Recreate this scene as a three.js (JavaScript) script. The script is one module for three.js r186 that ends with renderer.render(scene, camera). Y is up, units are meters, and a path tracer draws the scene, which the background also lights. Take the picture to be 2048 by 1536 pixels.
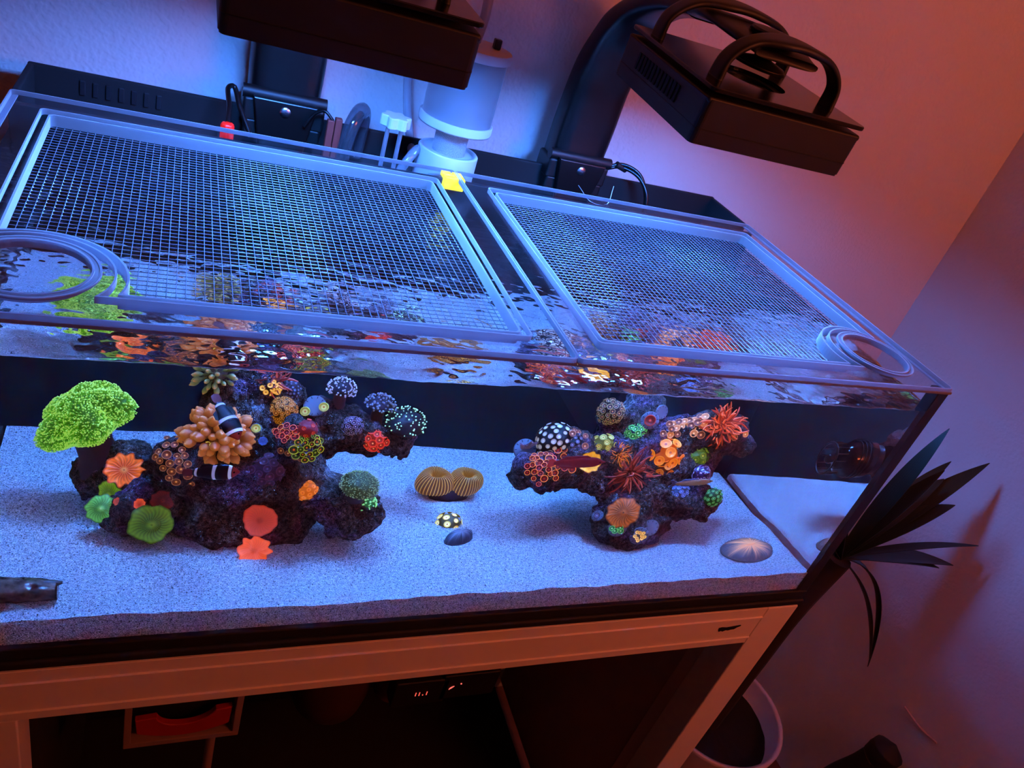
import * as THREE from 'three';
import { mergeGeometries, mergeVertices, toCreasedNormals } from 'three/addons/utils/BufferGeometryUtils.js';
import { RoundedBoxGeometry } from 'three/addons/geometries/RoundedBoxGeometry.js';
import { MarchingCubes } from 'three/addons/objects/MarchingCubes.js';
import { ImprovedNoise } from 'three/addons/math/ImprovedNoise.js';
import { RectAreaLightUniformsLib } from 'three/addons/lights/RectAreaLightUniformsLib.js';

// ---------------------------------------------------------------- camera, exposure, big lights
RectAreaLightUniformsLib.init();
const scene = new THREE.Scene();
scene.background = new THREE.Color(0.0, 0.0, 0.0);
const camera = new THREE.PerspectiveCamera(2 * Math.atan(768 / 1530.26) * 180 / Math.PI, 2048 / 1536, 0.02, 30);
camera.rotation.order = 'YXZ';
camera.position.set(-0.30382, 0.62437, 0.45617);
camera.rotation.set(-0.54111, -0.50678, 0.34098);
scene.add(camera);
const renderer = new THREE.WebGLRenderer({ antialias: true });
renderer.shadowMap.enabled = true;
renderer.toneMapping = THREE.LinearToneMapping;
const EXPOSURE = 32;
renderer.toneMappingExposure = EXPOSURE;

const REEF_BLUE = [0.005, 0.2, 1.0], REEF_POWER = 185 / EXPOSURE;          // the two reef lamps: light colour and radiance
const ROOM_COLOR = [1.0, 0.19, 0.085], ROOM_POWER = 19 / EXPOSURE;            // the red-orange room lamp behind the viewer
// ---------------------------------------------------------------- tank measures (metres, y up; front pane in the plane z = 0)
const TANK_W = 0.9, TANK_D = 0.4, TOP = 0.3398, WATER = 0.3072, BACK = -0.382, FLOOR = -0.84, WALL_Z = -0.545, WALL_X = 1.06;

// ---------------------------------------------------------------- helpers
let seedState = 7;
const seed = (n) => { seedState = n; };
const rnd = () => { seedState = (seedState + 0x6d2b79f5) | 0; let t = Math.imul(seedState ^ (seedState >>> 15), 1 | seedState); t = (t + Math.imul(t ^ (t >>> 7), 61 | t)) ^ t; return ((t ^ (t >>> 14)) >>> 0) / 4294967296; };
const rr = (a, b) => a + (b - a) * rnd();
const perlin = new ImprovedNoise();
const noise = (x, y, z) => perlin.noise(x, y, z);
const fbm = (x, y, z, o = 4) => { let s = 0, a = 1, f = 1; for (let i = 0; i < o; i++) { s += a * noise(x * f + 7.3 * i, y * f + 3.1 * i, z * f + 1.7 * i); a *= 0.5; f *= 2.03; } return s; };
const V = (x, y, z) => new THREE.Vector3(x, y, z);
const UP = V(0, 1, 0);
const taken = new Map();
function numbered(name) { const n = taken.get(name) ?? 0; taken.set(name, n + 1); return n ? name + '_' + String(n).padStart(3, '0') : name; }
function tag(o, label, category, group, kind) {
  if (label) o.userData.label = label;
  if (category) o.userData.category = category;
  if (group) o.userData.group = group;
  if (kind) o.userData.kind = kind;
  return o;
}
function shade(m) { m.castShadow = true; m.receiveShadow = true; return m; }
function thing(name, label, category, pos = [0, 0, 0], group) {
  const o = new THREE.Group(); o.name = numbered(name); o.position.set(...pos); scene.add(o);
  return tag(o, label, category, group);
}
function solo(name, geo, mat, label, category, group, kind) {            // a thing that is one mesh
  const o = shade(new THREE.Mesh(geo, mat)); o.name = numbered(name); scene.add(o);
  return tag(o, label, category, group, kind);
}
function part(parent, name, geo, mat, label) {
  const o = shade(new THREE.Mesh(geo, mat)); o.name = name; parent.add(o);
  if (label) o.userData.label = label;
  return o;
}
const struct = (name, geo, mat) => { const o = shade(new THREE.Mesh(geo, mat)); o.name = name; o.userData.kind = 'structure'; scene.add(o); return o; };
const std = (color, roughness = 0.6, more = {}) => new THREE.MeshStandardMaterial({ color, roughness, ...more });
const phys = (color, roughness = 0.6, more = {}) => new THREE.MeshPhysicalMaterial({ color, roughness, ...more });
const box = (x0, x1, y0, y1, z0, z1) => { const g = new THREE.BoxGeometry(x1 - x0, y1 - y0, z1 - z0); g.translate((x0 + x1) / 2, (y0 + y1) / 2, (z0 + z1) / 2); return g; };
const rbox = (x0, x1, y0, y1, z0, z1, r = 0.002, s = 2) => { const g = new RoundedBoxGeometry(x1 - x0, y1 - y0, z1 - z0, s, r); g.translate((x0 + x1) / 2, (y0 + y1) / 2, (z0 + z1) / 2); return g; };
const plain = (g) => { const h = g.index ? g.toNonIndexed() : g; for (const k of Object.keys(h.attributes)) if (!['position', 'normal', 'uv'].includes(k)) h.deleteAttribute(k); return h; };
const merge = (list) => mergeGeometries(list.map(plain));
function place(g, pos, normal = UP, spin = 0, scale = 1) {             // lay a +y geometry on a surface
  const q = new THREE.Quaternion().setFromUnitVectors(UP, V(...(normal.isVector3 ? normal.toArray() : normal)).normalize());
  const p = pos.isVector3 ? pos : V(...pos);
  const s = Array.isArray(scale) ? V(...scale) : V(scale, scale, scale);
  return g.clone().applyMatrix4(new THREE.Matrix4().compose(p, q.multiply(new THREE.Quaternion().setFromAxisAngle(UP, spin)), s));
}
function orient(o, pos, normal = UP, spin = 0, scale = 1) {
  const n = V(...(normal.isVector3 ? normal.toArray() : normal)).normalize();
  o.quaternion.setFromUnitVectors(UP, n).multiply(new THREE.Quaternion().setFromAxisAngle(UP, spin));
  o.position.set(...(pos.isVector3 ? pos.toArray() : pos));
  if (Array.isArray(scale)) o.scale.set(...scale); else o.scale.setScalar(scale);
  return o;
}
function warp(g, f) {                                                   // move every vertex, then new normals
  const p = g.attributes.position, v = V(0, 0, 0);
  for (let i = 0; i < p.count; i++) { v.fromBufferAttribute(p, i); f(v, i); p.setXYZ(i, v.x, v.y, v.z); }
  g.computeVertexNormals();
  return g;
}
const curve = (pts) => new THREE.CatmullRomCurve3(pts.map((p) => (p.isVector3 ? p : V(...p))));
const tube = (pts, r, seg = 24, rad = 8) => new THREE.TubeGeometry(curve(pts), seg, r, rad, false);
function taper(pts, radii, seg = 16, rad = 8, flat = 1) {               // tube whose radius follows radii along its length, closed at both ends
  const c = curve(pts), g = new THREE.TubeGeometry(c, seg, 1, rad, false), p = g.attributes.position;
  const at = (t) => { const x = t * (radii.length - 1), i = Math.min(Math.floor(x), radii.length - 2); return radii[i] + (radii[i + 1] - radii[i]) * (x - i); };
  for (let i = 0; i <= seg; i++) {
    const o = c.getPointAt(i / seg), r = at(i / seg);
    for (let j = 0; j <= rad; j++) { const k = i * (rad + 1) + j; p.setXYZ(k, o.x + (p.getX(k) - o.x) * r, o.y + (p.getY(k) - o.y) * r * flat, o.z + (p.getZ(k) - o.z) * r); }
  }
  const P = [...p.array], I = [...g.index.array], U = [...g.attributes.uv.array];
  for (const i of [0, seg]) {                                            // close the ends
    const o = c.getPointAt(i / seg), k = P.length / 3; P.push(o.x, o.y, o.z); U.push(i / seg, 0.5);
    for (let j = 0; j < rad; j++) { const a = i * (rad + 1) + j, b = a + 1; i ? I.push(k, a, b) : I.push(k, b, a); }
  }
  const h = new THREE.BufferGeometry(); h.setAttribute('position', new THREE.Float32BufferAttribute(P, 3)); h.setAttribute('uv', new THREE.Float32BufferAttribute(U, 2)); h.setIndex(I);
  h.computeVertexNormals();
  return h;
}
function lathe(profile, seg = 32) { return new THREE.LatheGeometry(profile.map((p) => new THREE.Vector2(Math.max(p[0], 1e-5), p[1])), seg); }
function pixels(w, h, f, srgb = true, repeat) {                          // f(u, v) -> [r, g, b] 0..1 (sRGB when srgb)
  const d = new Uint8Array(w * h * 4);
  for (let y = 0; y < h; y++) for (let x = 0; x < w; x++) {
    const c = f((x + 0.5) / w, (y + 0.5) / h), i = (y * w + x) * 4;
    for (let k = 0; k < 3; k++) d[i + k] = Math.max(0, Math.min(255, 255 * c[k])); d[i + 3] = 255;
  }
  const t = new THREE.DataTexture(d, w, h, THREE.RGBAFormat);
  t.magFilter = THREE.LinearFilter; t.minFilter = THREE.LinearMipmapLinearFilter; t.wrapS = t.wrapT = THREE.RepeatWrapping;
  if (srgb) t.colorSpace = THREE.SRGBColorSpace;
  if (repeat) t.repeat.set(...repeat);
  t.needsUpdate = true;
  return t;
}
const hash2 = (x, y, k) => { let h = Math.imul(x, 374761393) + Math.imul(y, 668265263) + Math.imul(k, 2147483647 ^ 40503); h = Math.imul(h ^ (h >>> 13), 1274126177); h ^= h >>> 16; return ((h >>> 0) / 4294967296) * 2 - 1; };
function cellNoise(u, v, n, k) {                                         // gradient noise with n cells per side that tiles
  const x = u * n, y = v * n, i = Math.floor(x), j = Math.floor(y), a = x - i, b = y - j, m = (q) => ((q % n) + n) % n, fa = a * a * a * (a * (a * 6 - 15) + 10), fb = b * b * b * (b * (b * 6 - 15) + 10);
  const g = (p, q, dx, dy) => { const t = hash2(m(p), m(q), k) * Math.PI; return Math.cos(t) * dx + Math.sin(t) * dy; };
  const top = g(i, j, a, b) + (g(i + 1, j, a - 1, b) - g(i, j, a, b)) * fa, low = g(i, j + 1, a, b - 1) + (g(i + 1, j + 1, a - 1, b - 1) - g(i, j + 1, a, b - 1)) * fa;
  return (top + (low - top) * fb) * 1.5;
}
const wrapNoise = (u, v, f, o = 3, z = 0) => { let s = 0, k = 1, n = Math.max(1, Math.round(f)); for (let i = 0; i < o; i++) { s += k * cellNoise(u, v, n, i + Math.round(z)); k *= 0.5; n *= 2; } return s; };   // tileable noise on the unit square
function boxUV(g, s = 1) {                                               // uv in metres by the dominant axis of each face
  const h = plain(g), p = h.attributes.position, n = h.attributes.normal, uv = new Float32Array(p.count * 2);
  for (let i = 0; i < p.count; i += 3) {
    const e1 = V(p.getX(i + 1) - p.getX(i), p.getY(i + 1) - p.getY(i), p.getZ(i + 1) - p.getZ(i)), e2 = V(p.getX(i + 2) - p.getX(i), p.getY(i + 2) - p.getY(i), p.getZ(i + 2) - p.getZ(i));
    const c = e1.cross(e2), ax = Math.abs(c.x), ay = Math.abs(c.y), az = Math.abs(c.z);
    for (let k = i; k < i + 3; k++) {
      const [a, b] = ay >= ax && ay >= az ? [p.getX(k), p.getZ(k)] : ax >= az ? [p.getZ(k), p.getY(k)] : [p.getX(k), p.getY(k)];
      uv[k * 2] = a / s; uv[k * 2 + 1] = b / s;
    }
  }
  h.setAttribute('uv', new THREE.BufferAttribute(uv, 2));
  return h;
}
// ---------------------------------------------------------------- the room
const plasterBump = pixels(1024, 1024, (u, v) => { const a = wrapNoise(u, v, 30, 2), b = wrapNoise(u, v, 13, 2, 40); const k = 0.5 + 0.36 * Math.tanh(2.2 * a) + 0.16 * b; return [k, k, k]; }, false);
const wallPaint = std(new THREE.Color().setRGB(0.62, 0.6, 0.58), 0.85, { bumpMap: plasterBump, bumpScale: 0.0006 });
struct('wall_back', boxUV(box(-2.6, WALL_X + 0.12, FLOOR - 0.1, 1.75, WALL_Z - 0.12, WALL_Z), 0.22), wallPaint);
struct('wall_right', boxUV(box(WALL_X, WALL_X + 0.12, FLOOR - 0.1, 1.75, WALL_Z, 3.2), 0.22), wallPaint);
struct('wall_left', boxUV(box(-2.72, -2.6, FLOOR - 0.1, 1.75, WALL_Z - 0.12, 3.2), 0.22), wallPaint);
struct('wall_front', boxUV(box(-2.72, WALL_X + 0.12, FLOOR - 0.1, 1.75, 3.2, 3.32), 0.22), wallPaint);
struct('ceiling', boxUV(box(-2.72, WALL_X + 0.12, 1.65, 1.77, WALL_Z - 0.12, 3.32), 0.22), wallPaint);
const floorGrain = pixels(512, 512, (u, v) => { const k = 0.5 + 0.3 * wrapNoise(u, v, 24, 3); return [0.36 + 0.1 * k, 0.26 + 0.08 * k, 0.2 + 0.06 * k]; });
struct('floor', boxUV(box(-2.72, WALL_X + 0.12, FLOOR - 0.1, FLOOR, WALL_Z - 0.12, 3.32), 0.6), std('#ffffff', 0.6, { map: floorGrain }));
{
  const t = thing('room_lamp', 'tall floor lamp with a red-orange shade standing outside the view behind the viewer', 'lamp', [0.78, FLOOR, 0.95]);
  part(t, 'base', lathe([[0, 0], [0.14, 0], [0.14, 0.02], [0.02, 0.03], [0, 0.03]]), std('#222', 0.5));
  part(t, 'pole', new THREE.CylinderGeometry(0.012, 0.012, 1.75, 16).translate(0, 0.9, 0), std('#222', 0.5));
  const glow = std('#ff5a20', 0.9, { emissive: new THREE.Color(1, 0.22, 0.05), emissiveIntensity: 5 / EXPOSURE });
  part(t, 'lamp_shade', box(-0.2, 0.2, 1.76, 1.8, -0.2, 0.2), glow);
  const l = new THREE.RectAreaLight(new THREE.Color().setRGB(...ROOM_COLOR), ROOM_POWER, 0.4, 0.4);
  l.position.set(0.78, FLOOR + 1.75, 0.95); l.lookAt(0.72, FLOOR + 2.15, -0.5); scene.add(l);
}
// ---------------------------------------------------------------- sand bed (its height also seats rocks and corals)
const dips = [[-0.11, -0.075, 0.07, -0.012], [-0.235, -0.1, 0.12, -0.008], [0.19, -0.13, 0.1, -0.007], [0.36, -0.075, 0.05, -0.003], [0.40, -0.25, 0.06, -0.006]];
function sandY(x, z) {
  const k = -z / 0.38, side = 0.5 + x / 0.9;
  let y = 0.0535 + k * (-0.006 - 0.014 * side);
  for (const [cx, cz, r, d] of dips) { const q = ((x - cx) ** 2 + (z - cz) ** 2) / (r * r); y += d * Math.exp(-q * 1.5); }
  y += 0.0022 * fbm(x * 14, z * 14, 2, 3);
  if (z > -0.03) y += 0.0018 * noise(x * 32, 4.4, 1.2) + 0.0009 * noise(x * 95, 1.4, 3.2);
  return y;
}
const grain = pixels(1024, 1024, (u, v) => {
  const a = wrapNoise(u, v, 128, 2), b = wrapNoise(u, v, 40, 2, 20), c = wrapNoise(u, v, 80, 1, 60);
  let k = 0.74 + 0.3 * a + 0.12 * b; if (c > 0.55) k -= 0.38; if (a > 0.75) k -= 0.25;
  return [k * 0.98, k * 0.95, k * 0.93];
});
{
  const nx = 300, nz = 150, x0 = -0.4425, x1 = 0.4425, z0 = -0.0075, z1 = BACK - 0.001, pos = [], uv = [], idx = [], bottom = 0.0135;
  for (let j = 0; j <= nz; j++) for (let i = 0; i <= nx; i++) {
    const x = x0 + (x1 - x0) * i / nx, z = z0 + (z1 - z0) * j / nz;
    let y = sandY(x, z); const e = Math.min(x1 - x, 0.02); if (e < 0.004) y -= (0.004 - e) * 0.8;
    pos.push(x, y, z); uv.push(x / 0.16, z / 0.16);
  }
  for (let j = 0; j < nz; j++) for (let i = 0; i < nx; i++) { const a = j * (nx + 1) + i, b = a + 1, c = a + nx + 1, d = c + 1; idx.push(a, b, c, b, d, c); }
  const top = (i, j) => j * (nx + 1) + i;
  const skirt = (list, horiz) => { const base = pos.length / 3; list.forEach((k) => { const [x, y, z] = [pos[k * 3], pos[k * 3 + 1], pos[k * 3 + 2]]; const s = horiz ? x : z; pos.push(x, y, z); uv.push(s / 0.16, y / 0.16 + 0.37); pos.push(x, bottom, z); uv.push(s / 0.16, bottom / 0.16 + 0.37); }); for (let k = 0; k < list.length - 1; k++) { const a = base + k * 2; idx.push(a, a + 1, a + 2, a + 2, a + 1, a + 3); } };
  const run = (n, f) => Array.from({ length: n + 1 }, (_, k) => f(k));
  skirt(run(nx, (i) => top(i, 0)), true); skirt(run(nx, (i) => top(nx - i, nz)), true); skirt(run(nz, (j) => top(0, nz - j)), false); skirt(run(nz, (j) => top(nx, j)), false);
  const b0 = pos.length / 3; pos.push(x0, bottom, z0, x1, bottom, z0, x0, bottom, z1, x1, bottom, z1); uv.push(0, 0, 1, 0, 0, 1, 1, 1); idx.push(b0, b0 + 2, b0 + 1, b0 + 1, b0 + 2, b0 + 3);
  const g = new THREE.BufferGeometry();
  g.setAttribute('position', new THREE.Float32BufferAttribute(pos, 3)); g.setAttribute('uv', new THREE.Float32BufferAttribute(uv, 2)); g.setIndex(idx); g.computeVertexNormals();
  solo('sand', g, std('#ffffff', 0.95, { map: grain, bumpMap: grain, bumpScale: 0.0008 }), 'pale speckled sand bed covering the tank floor', 'sand', null, 'stuff');
}
// ---------------------------------------------------------------- the water: one solid body, still flanks and a rippled top
function waveY(x, z) {
  const a = 0.0011 * noise(x * 30 + 0.6 * noise(x * 9, 1, z * 9), 0.3, z * 62) + 0.0006 * noise(x * 75, 7.1, z * 135) + 0.0003 * noise(x * 150, 2.1, z * 230) + 0.0011 * noise(x * 11, 3.3, z * 20);
  return a;
}
{
  const nx = 640, nz = 360, x0 = -0.4497, x1 = 0.4497, z0 = -0.0003, z1 = BACK - 0.0025, y0 = 0.012, pos = [], idx = [];
  for (let j = 0; j <= nz; j++) for (let i = 0; i <= nx; i++) {
    const x = x0 + (x1 - x0) * i / nx, z = z0 + (z1 - z0) * j / nz, e = Math.min(x - x0, x1 - x, z0 - z, z - z1);
    pos.push(x, WATER + waveY(x, z) + 0.0012 * Math.exp(-e / 0.0022), z);
  }
  for (let j = 0; j < nz; j++) for (let i = 0; i < nx; i++) { const a = j * (nx + 1) + i, b = a + 1, c = a + nx + 1, d = c + 1; idx.push(a, b, c, b, d, c); }
  const top = (i, j) => j * (nx + 1) + i, run = (n, f) => Array.from({ length: n + 1 }, (_, k) => f(k));
  const topG = new THREE.BufferGeometry(); topG.setAttribute('position', new THREE.Float32BufferAttribute(pos, 3)); topG.setIndex(idx); topG.computeVertexNormals();
  const sides = (list) => { const p = [], q = []; list.forEach((k) => p.push(pos[k * 3], pos[k * 3 + 1], pos[k * 3 + 2], pos[k * 3], y0, pos[k * 3 + 2])); for (let k = 0; k < list.length - 1; k++) { const a = k * 2; q.push(a, a + 1, a + 2, a + 2, a + 1, a + 3); } const g = new THREE.BufferGeometry(); g.setAttribute('position', new THREE.Float32BufferAttribute(p, 3)); g.setIndex(q); g.computeVertexNormals(); return g; };
  const bottom = new THREE.BufferGeometry(); bottom.setAttribute('position', new THREE.Float32BufferAttribute([x0, y0, z0, x1, y0, z0, x0, y0, z1, x1, y0, z1], 3)); bottom.setIndex([0, 2, 1, 1, 2, 3]); bottom.computeVertexNormals();
  const g = mergeGeometries([topG, sides(run(nx, (i) => top(i, 0))), sides(run(nx, (i) => top(nx - i, nz))), sides(run(nz, (j) => top(0, nz - j))), sides(run(nz, (j) => top(nx, j))), bottom]);
  const m = phys('#ffffff', 0.0, { transmission: 1, thickness: 0.3, ior: 1.33 });
  solo('water', g, m, 'clear rippled sea water filling the tank to just below the lids', 'water', null, 'stuff');
}
// ---------------------------------------------------------------- shared materials
const M = {
  glass: phys('#ffffff', 0.0, { transmission: 1, thickness: 0, ior: 1.5, specularIntensity: 0.3 }),
  acrylic: phys(new THREE.Color().setRGB(0.94, 0.93, 0.96), 0.1, { transmission: 1, thickness: 0, ior: 1.49, specularIntensity: 0.38 }),
  milky: phys(new THREE.Color().setRGB(0.4, 0.4, 0.42), 1.0, { transmission: 0.85, thickness: 0 }),
  frost: phys(new THREE.Color().setRGB(0.6, 0.6, 0.64), 0.35, { transmission: 0.82, thickness: 0 }),
  black: std('#050506', 0.35), blackMatt: std('#070708', 0.7), blackPanel: std('#030408', 0.8), mat: std('#020412', 0.7), satin: std('#050507', 0.5),
  white: std(new THREE.Color().setRGB(0.5, 0.5, 0.52), 0.45), steel: std('#b8bcc4', 0.25, { metalness: 1 }), rubber: std('#0a0a0b', 0.6),
};
// ---------------------------------------------------------------- aquarium: panes, black rear, seals and base trim
{
  const t = thing('aquarium', 'long rimless glass reef aquarium with black rear chamber on the framed stand', 'aquarium', [0, 0, 0]);
  part(t, 'front_pane', box(-0.45, 0.45, 0.012, 0.334, -0.006, 0), M.glass, 'clear front glass');
  part(t, 'side_pane', box(0.444, 0.45, 0.012, 0.334, BACK - 0.006, -0.0062), M.glass);
  part(t, 'side_pane', box(-0.45, -0.444, 0.012, 0.334, BACK - 0.006, -0.0062), M.glass);
  part(t, 'corner_seal', rbox(0.4345, 0.4502, 0.02, 0.3345, -0.0135, -0.0002, 0.001), M.black, 'black corner seal');
  part(t, 'back_panel', rbox(-0.45, 0.45, 0.012, 0.333, BACK - 0.008, BACK, 0.0015), M.blackPanel, 'black back panel of the display');
  part(t, 'chamber_wall', rbox(-0.45, 0.45, 0.012, TOP, -0.5005, -0.4935, 0.002), M.blackPanel);
  part(t, 'chamber_wall', rbox(-0.45, -0.4435, 0.012, TOP - 0.0005, -0.4934, -0.402, 0.002), M.blackPanel);
  part(t, 'chamber_wall', rbox(0.4435, 0.45, 0.012, TOP - 0.0005, -0.4934, -0.402, 0.002), M.blackPanel);
  part(t, 'chamber_floor', box(-0.443, 0.443, 0.1, 0.106, -0.493, BACK - 0.0085), M.blackPanel);
  part(t, 'chamber_divider', box(-0.262, -0.256, 0.107, 0.31, -0.493, BACK - 0.0085), M.blackPanel);
  part(t, 'chamber_divider', box(0.25, 0.256, 0.107, 0.31, -0.493, BACK - 0.0085), M.blackPanel);
  for (let k = 0; k < 7; k++) part(t, 'comb_reflection', rbox(-0.402 + k * 0.0125, -0.3965 + k * 0.0125, 0.316, 0.332, -0.4936, -0.4915, 0.001), std('#101318', 0.5));  // reflection of the overflow comb, built as small dark grey blocks
  part(t, 'base_trim', merge([rbox(-0.4515, 0.4515, 0.0105, 0.024, -0.502, 0.0008, 0.0022, 3)]), M.mat);
  part(t, 'leveling_mat', rbox(-0.4535, 0.4535, -0.0005, 0.0095, -0.504, 0.0035, 0.003, 3), M.mat);
}
// ---------------------------------------------------------------- the two mesh lids
function lidContour(s, x0, x1, z0, z1, r, cx, cz, nr) {                  // opening with a round bite beside the feeding port; s = +1 right lid, -1 left lid
  // built for the right lid (bite at the front right corner) and mirrored
  const pts = [], arc = (ox, oz, rad, a0, a1, n) => { for (let i = 0; i <= n; i++) { const a = a0 + (a1 - a0) * i / n; pts.push([ox + rad * Math.cos(a), oz + rad * Math.sin(a)]); } };
  const zi = cz - Math.sqrt(Math.max(0, nr * nr - (x1 - cx) ** 2)), xi = cx - Math.sqrt(Math.max(0, nr * nr - (z1 - cz) ** 2));
  arc(x0 + r, z1 - r, r, Math.PI / 2, Math.PI, 6); arc(x0 + r, z0 + r, r, Math.PI, 1.5 * Math.PI, 6); arc(x1 - r, z0 + r, r, 1.5 * Math.PI, 2 * Math.PI, 6);
  arc(cx, cz, nr, Math.atan2(zi - cz, x1 - cx), Math.atan2(z1 - cz, xi - cx) - (Math.atan2(z1 - cz, xi - cx) > Math.atan2(zi - cz, x1 - cx) ? 2 * Math.PI : 0), 28);
  return s > 0 ? pts : pts.map(([x, z]) => [-x, z]).reverse();
}
const asShape = (pts) => new THREE.Shape(pts.map(([x, z]) => new THREE.Vector2(x, -z)));
const asPath = (pts) => new THREE.Path(pts.map(([x, z]) => new THREE.Vector2(x, -z)));
function flat(shape, y0, y1, bevel = 0) { const g = new THREE.ExtrudeGeometry(shape, { depth: y1 - y0 - 2 * bevel, bevelEnabled: bevel > 0, bevelSize: bevel, bevelThickness: bevel, bevelSegments: 1, curveSegments: 24 }); g.rotateX(-Math.PI / 2); g.translate(0, y0 + bevel, 0); return g; }
function ringOf(outer, inner, y0, y1) { const s = asShape(outer); s.holes.push(asPath(inner)); return flat(s, y0, y1); }
const rectPts = (x0, x1, z0, z1, r = 0.004) => { const p = []; const arc = (ox, oz, a0) => { for (let i = 0; i <= 5; i++) { const a = a0 + Math.PI / 2 * i / 5; p.push([ox + r * Math.cos(a), oz + r * Math.sin(a)]); } }; arc(x1 - r, z1 - r, 0); arc(x0 + r, z1 - r, Math.PI / 2); arc(x0 + r, z0 + r, Math.PI); arc(x1 - r, z0 + r, 1.5 * Math.PI); return p; };
const circlePts = (cx, cz, r, n = 56) => Array.from({ length: n }, (_, i) => [cx + r * Math.cos(i / n * 2 * Math.PI), cz + r * Math.sin(i / n * 2 * Math.PI)]);
function makeLid(s, label) {
  const t = thing('mesh_lid', label, 'tank lid', [0, 0, 0]);
  const mir = (pts) => (s > 0 ? pts : pts.map(([x, z]) => [-x, z]).reverse());
  const X0 = 0.0008, X1 = 0.4498, Z0 = -0.4, Z1 = 0.0012, CX = 0.386, CZ = -0.0565;
  const yt = TOP, yb = TOP - 0.004;
  const opening = (d) => lidContour(s, 0.0312 + d, 0.4198 - d, -0.362 + d, -0.0275 - d, 0.005, CX, CZ, 0.05 + d);
  // clear sheet
  const sheet = asShape(mir(rectPts(X0, X1, Z0, Z1))); sheet.holes.push(asPath(opening(0)), asPath(circlePts(s * CX, CZ, 0.036)));
  part(t, 'clear_sheet', flat(sheet, yb, yt), M.acrylic, 'clear acrylic frame');
  // polished and frosted rims that catch the light
  part(t, 'outer_rim', ringOf(mir(rectPts(X0 - 0.0002, X1 + 0.0002, Z0 - 0.0002, Z1 + 0.0002)), mir(rectPts(X0 + 0.0012, X1 - 0.0012, Z0 + 0.0012, Z1 - 0.0012)), yb - 0.0002, yt + 0.0002), M.milky, 'pale cut edge');
  const lip = [box(X0, X1, TOP - 0.0066, TOP - 0.0042, Z1 - 0.0012, Z1 + 0.0006), box(X1 - 0.0012, X1 + 0.0006, TOP - 0.0066, TOP - 0.0042, Z0, Z1)];
  const tops = [box(X0, X1, TOP - 0.0055, TOP - 0.0042, -0.0062, -0.0002), box(X1 - 0.006, X1 - 0.0002, TOP - 0.0055, TOP - 0.0042, Z0, Z1)];
  const flip = (g) => { if (s > 0) return g; g.scale(-1, 1, 1); const i = g.index.array; for (let k = 0; k < i.length; k += 3) { const a = i[k]; i[k] = i[k + 1]; i[k + 1] = a; } g.computeVertexNormals(); return g; };
  part(t, 'hanging_lip', merge(lip.map(flip)), M.milky, 'pale lip over the glass edge');
  part(t, 'glass_seat', merge(tops.map(flip)), M.milky);
  part(t, 'groove_edge', ringOf(opening(-0.0004), opening(0.0009), yb - 0.001, yt + 0.0003), M.milky);
  part(t, 'groove_floor', ringOf(opening(0.0011), opening(0.0072), TOP - 0.0115, TOP - 0.01), M.acrylic);
  part(t, 'screen_frame', ringOf(opening(0.0072), opening(0.0087), TOP - 0.0125, TOP - 0.0015), M.milky, 'pale inner screen frame');
  // feeding port: ring and loose disc
  const port = [ringOf(circlePts(s * CX, CZ, 0.042), circlePts(s * CX, CZ, 0.0405), TOP + 0.0002, TOP + 0.002), ringOf(circlePts(s * CX, CZ, 0.0375), circlePts(s * CX, CZ, 0.036), TOP - 0.0042, TOP + 0.0022)];
  part(t, 'port_ring', merge(port), M.milky, 'pale round feeding port ring');
  const cap = new THREE.CylinderGeometry(0.0352, 0.0352, 0.0025, 56); cap.translate(s * CX, TOP + 0.0012, CZ);
  part(t, 'port_disc', cap, M.acrylic, 'clear round feeding disc');
  const collar = ringOf(circlePts(s * CX, CZ, 0.0422), circlePts(s * CX, CZ, 0.0376), TOP + 0.0001, TOP + 0.0014);
  part(t, 'port_flange', collar, M.frost);
  // woven screen
  const g = [], pitch = 0.00635, r = 0.00034, y = TOP - 0.0121, x0 = 0.0312 + 0.0087, x1 = 0.4198 - 0.0087, z0 = -0.362 + 0.0087, z1 = -0.0275 - 0.0087, nr = 0.0587;
  const strand = (len, alongX) => { const c = new THREE.CylinderGeometry(r, r, len, 5, 1, true); return alongX ? c.rotateZ(Math.PI / 2) : c.rotateX(Math.PI / 2); };
  const xs = [], zs = [];
  for (let x = x0 + 0.004; x < x1; x += pitch) xs.push(x);
  for (let z = z0 + 0.004; z < z1; z += pitch) zs.push(z);
  for (const x of xs) { let e = z1; if (x > CX - nr) e = Math.min(e, CZ - Math.sqrt(nr * nr - (x - CX) ** 2)); const c = strand(e - z0, false); c.translate(s * x, y + 0.0003, (e + z0) / 2); g.push(c); }
  for (const z of zs) { let e = x1; if (Math.abs(z - CZ) < nr) e = Math.min(e, CX - Math.sqrt(nr * nr - (z - CZ) ** 2)); const c = strand(e - x0, true); c.translate(s * (e + x0) / 2, y - 0.0003, z); g.push(c); }
  const knot = new THREE.OctahedronGeometry(0.00085, 0); knot.scale(1, 0.8, 1);
  for (const x of xs) for (const z of zs) if ((x - CX) ** 2 + (z - CZ) ** 2 > nr * nr && !(x > CX && z > CZ - nr)) { const k = knot.clone(); k.translate(s * x, y, z); g.push(k); }
  const net = part(t, 'mesh_screen', merge(g), phys(new THREE.Color().setRGB(0.13, 0.13, 0.145), 0.2, { clearcoat: 0.6, clearcoatRoughness: 0.15 }), 'fine pale square netting');
  net.userData.kind = 'stuff';
  return t;
}
makeLid(-1, 'left clear-framed mesh lid of the aquarium with the large square netting and left feeding port');
makeLid(1, 'right clear-framed mesh lid of the aquarium with its feeding port at the right front corner');
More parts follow.
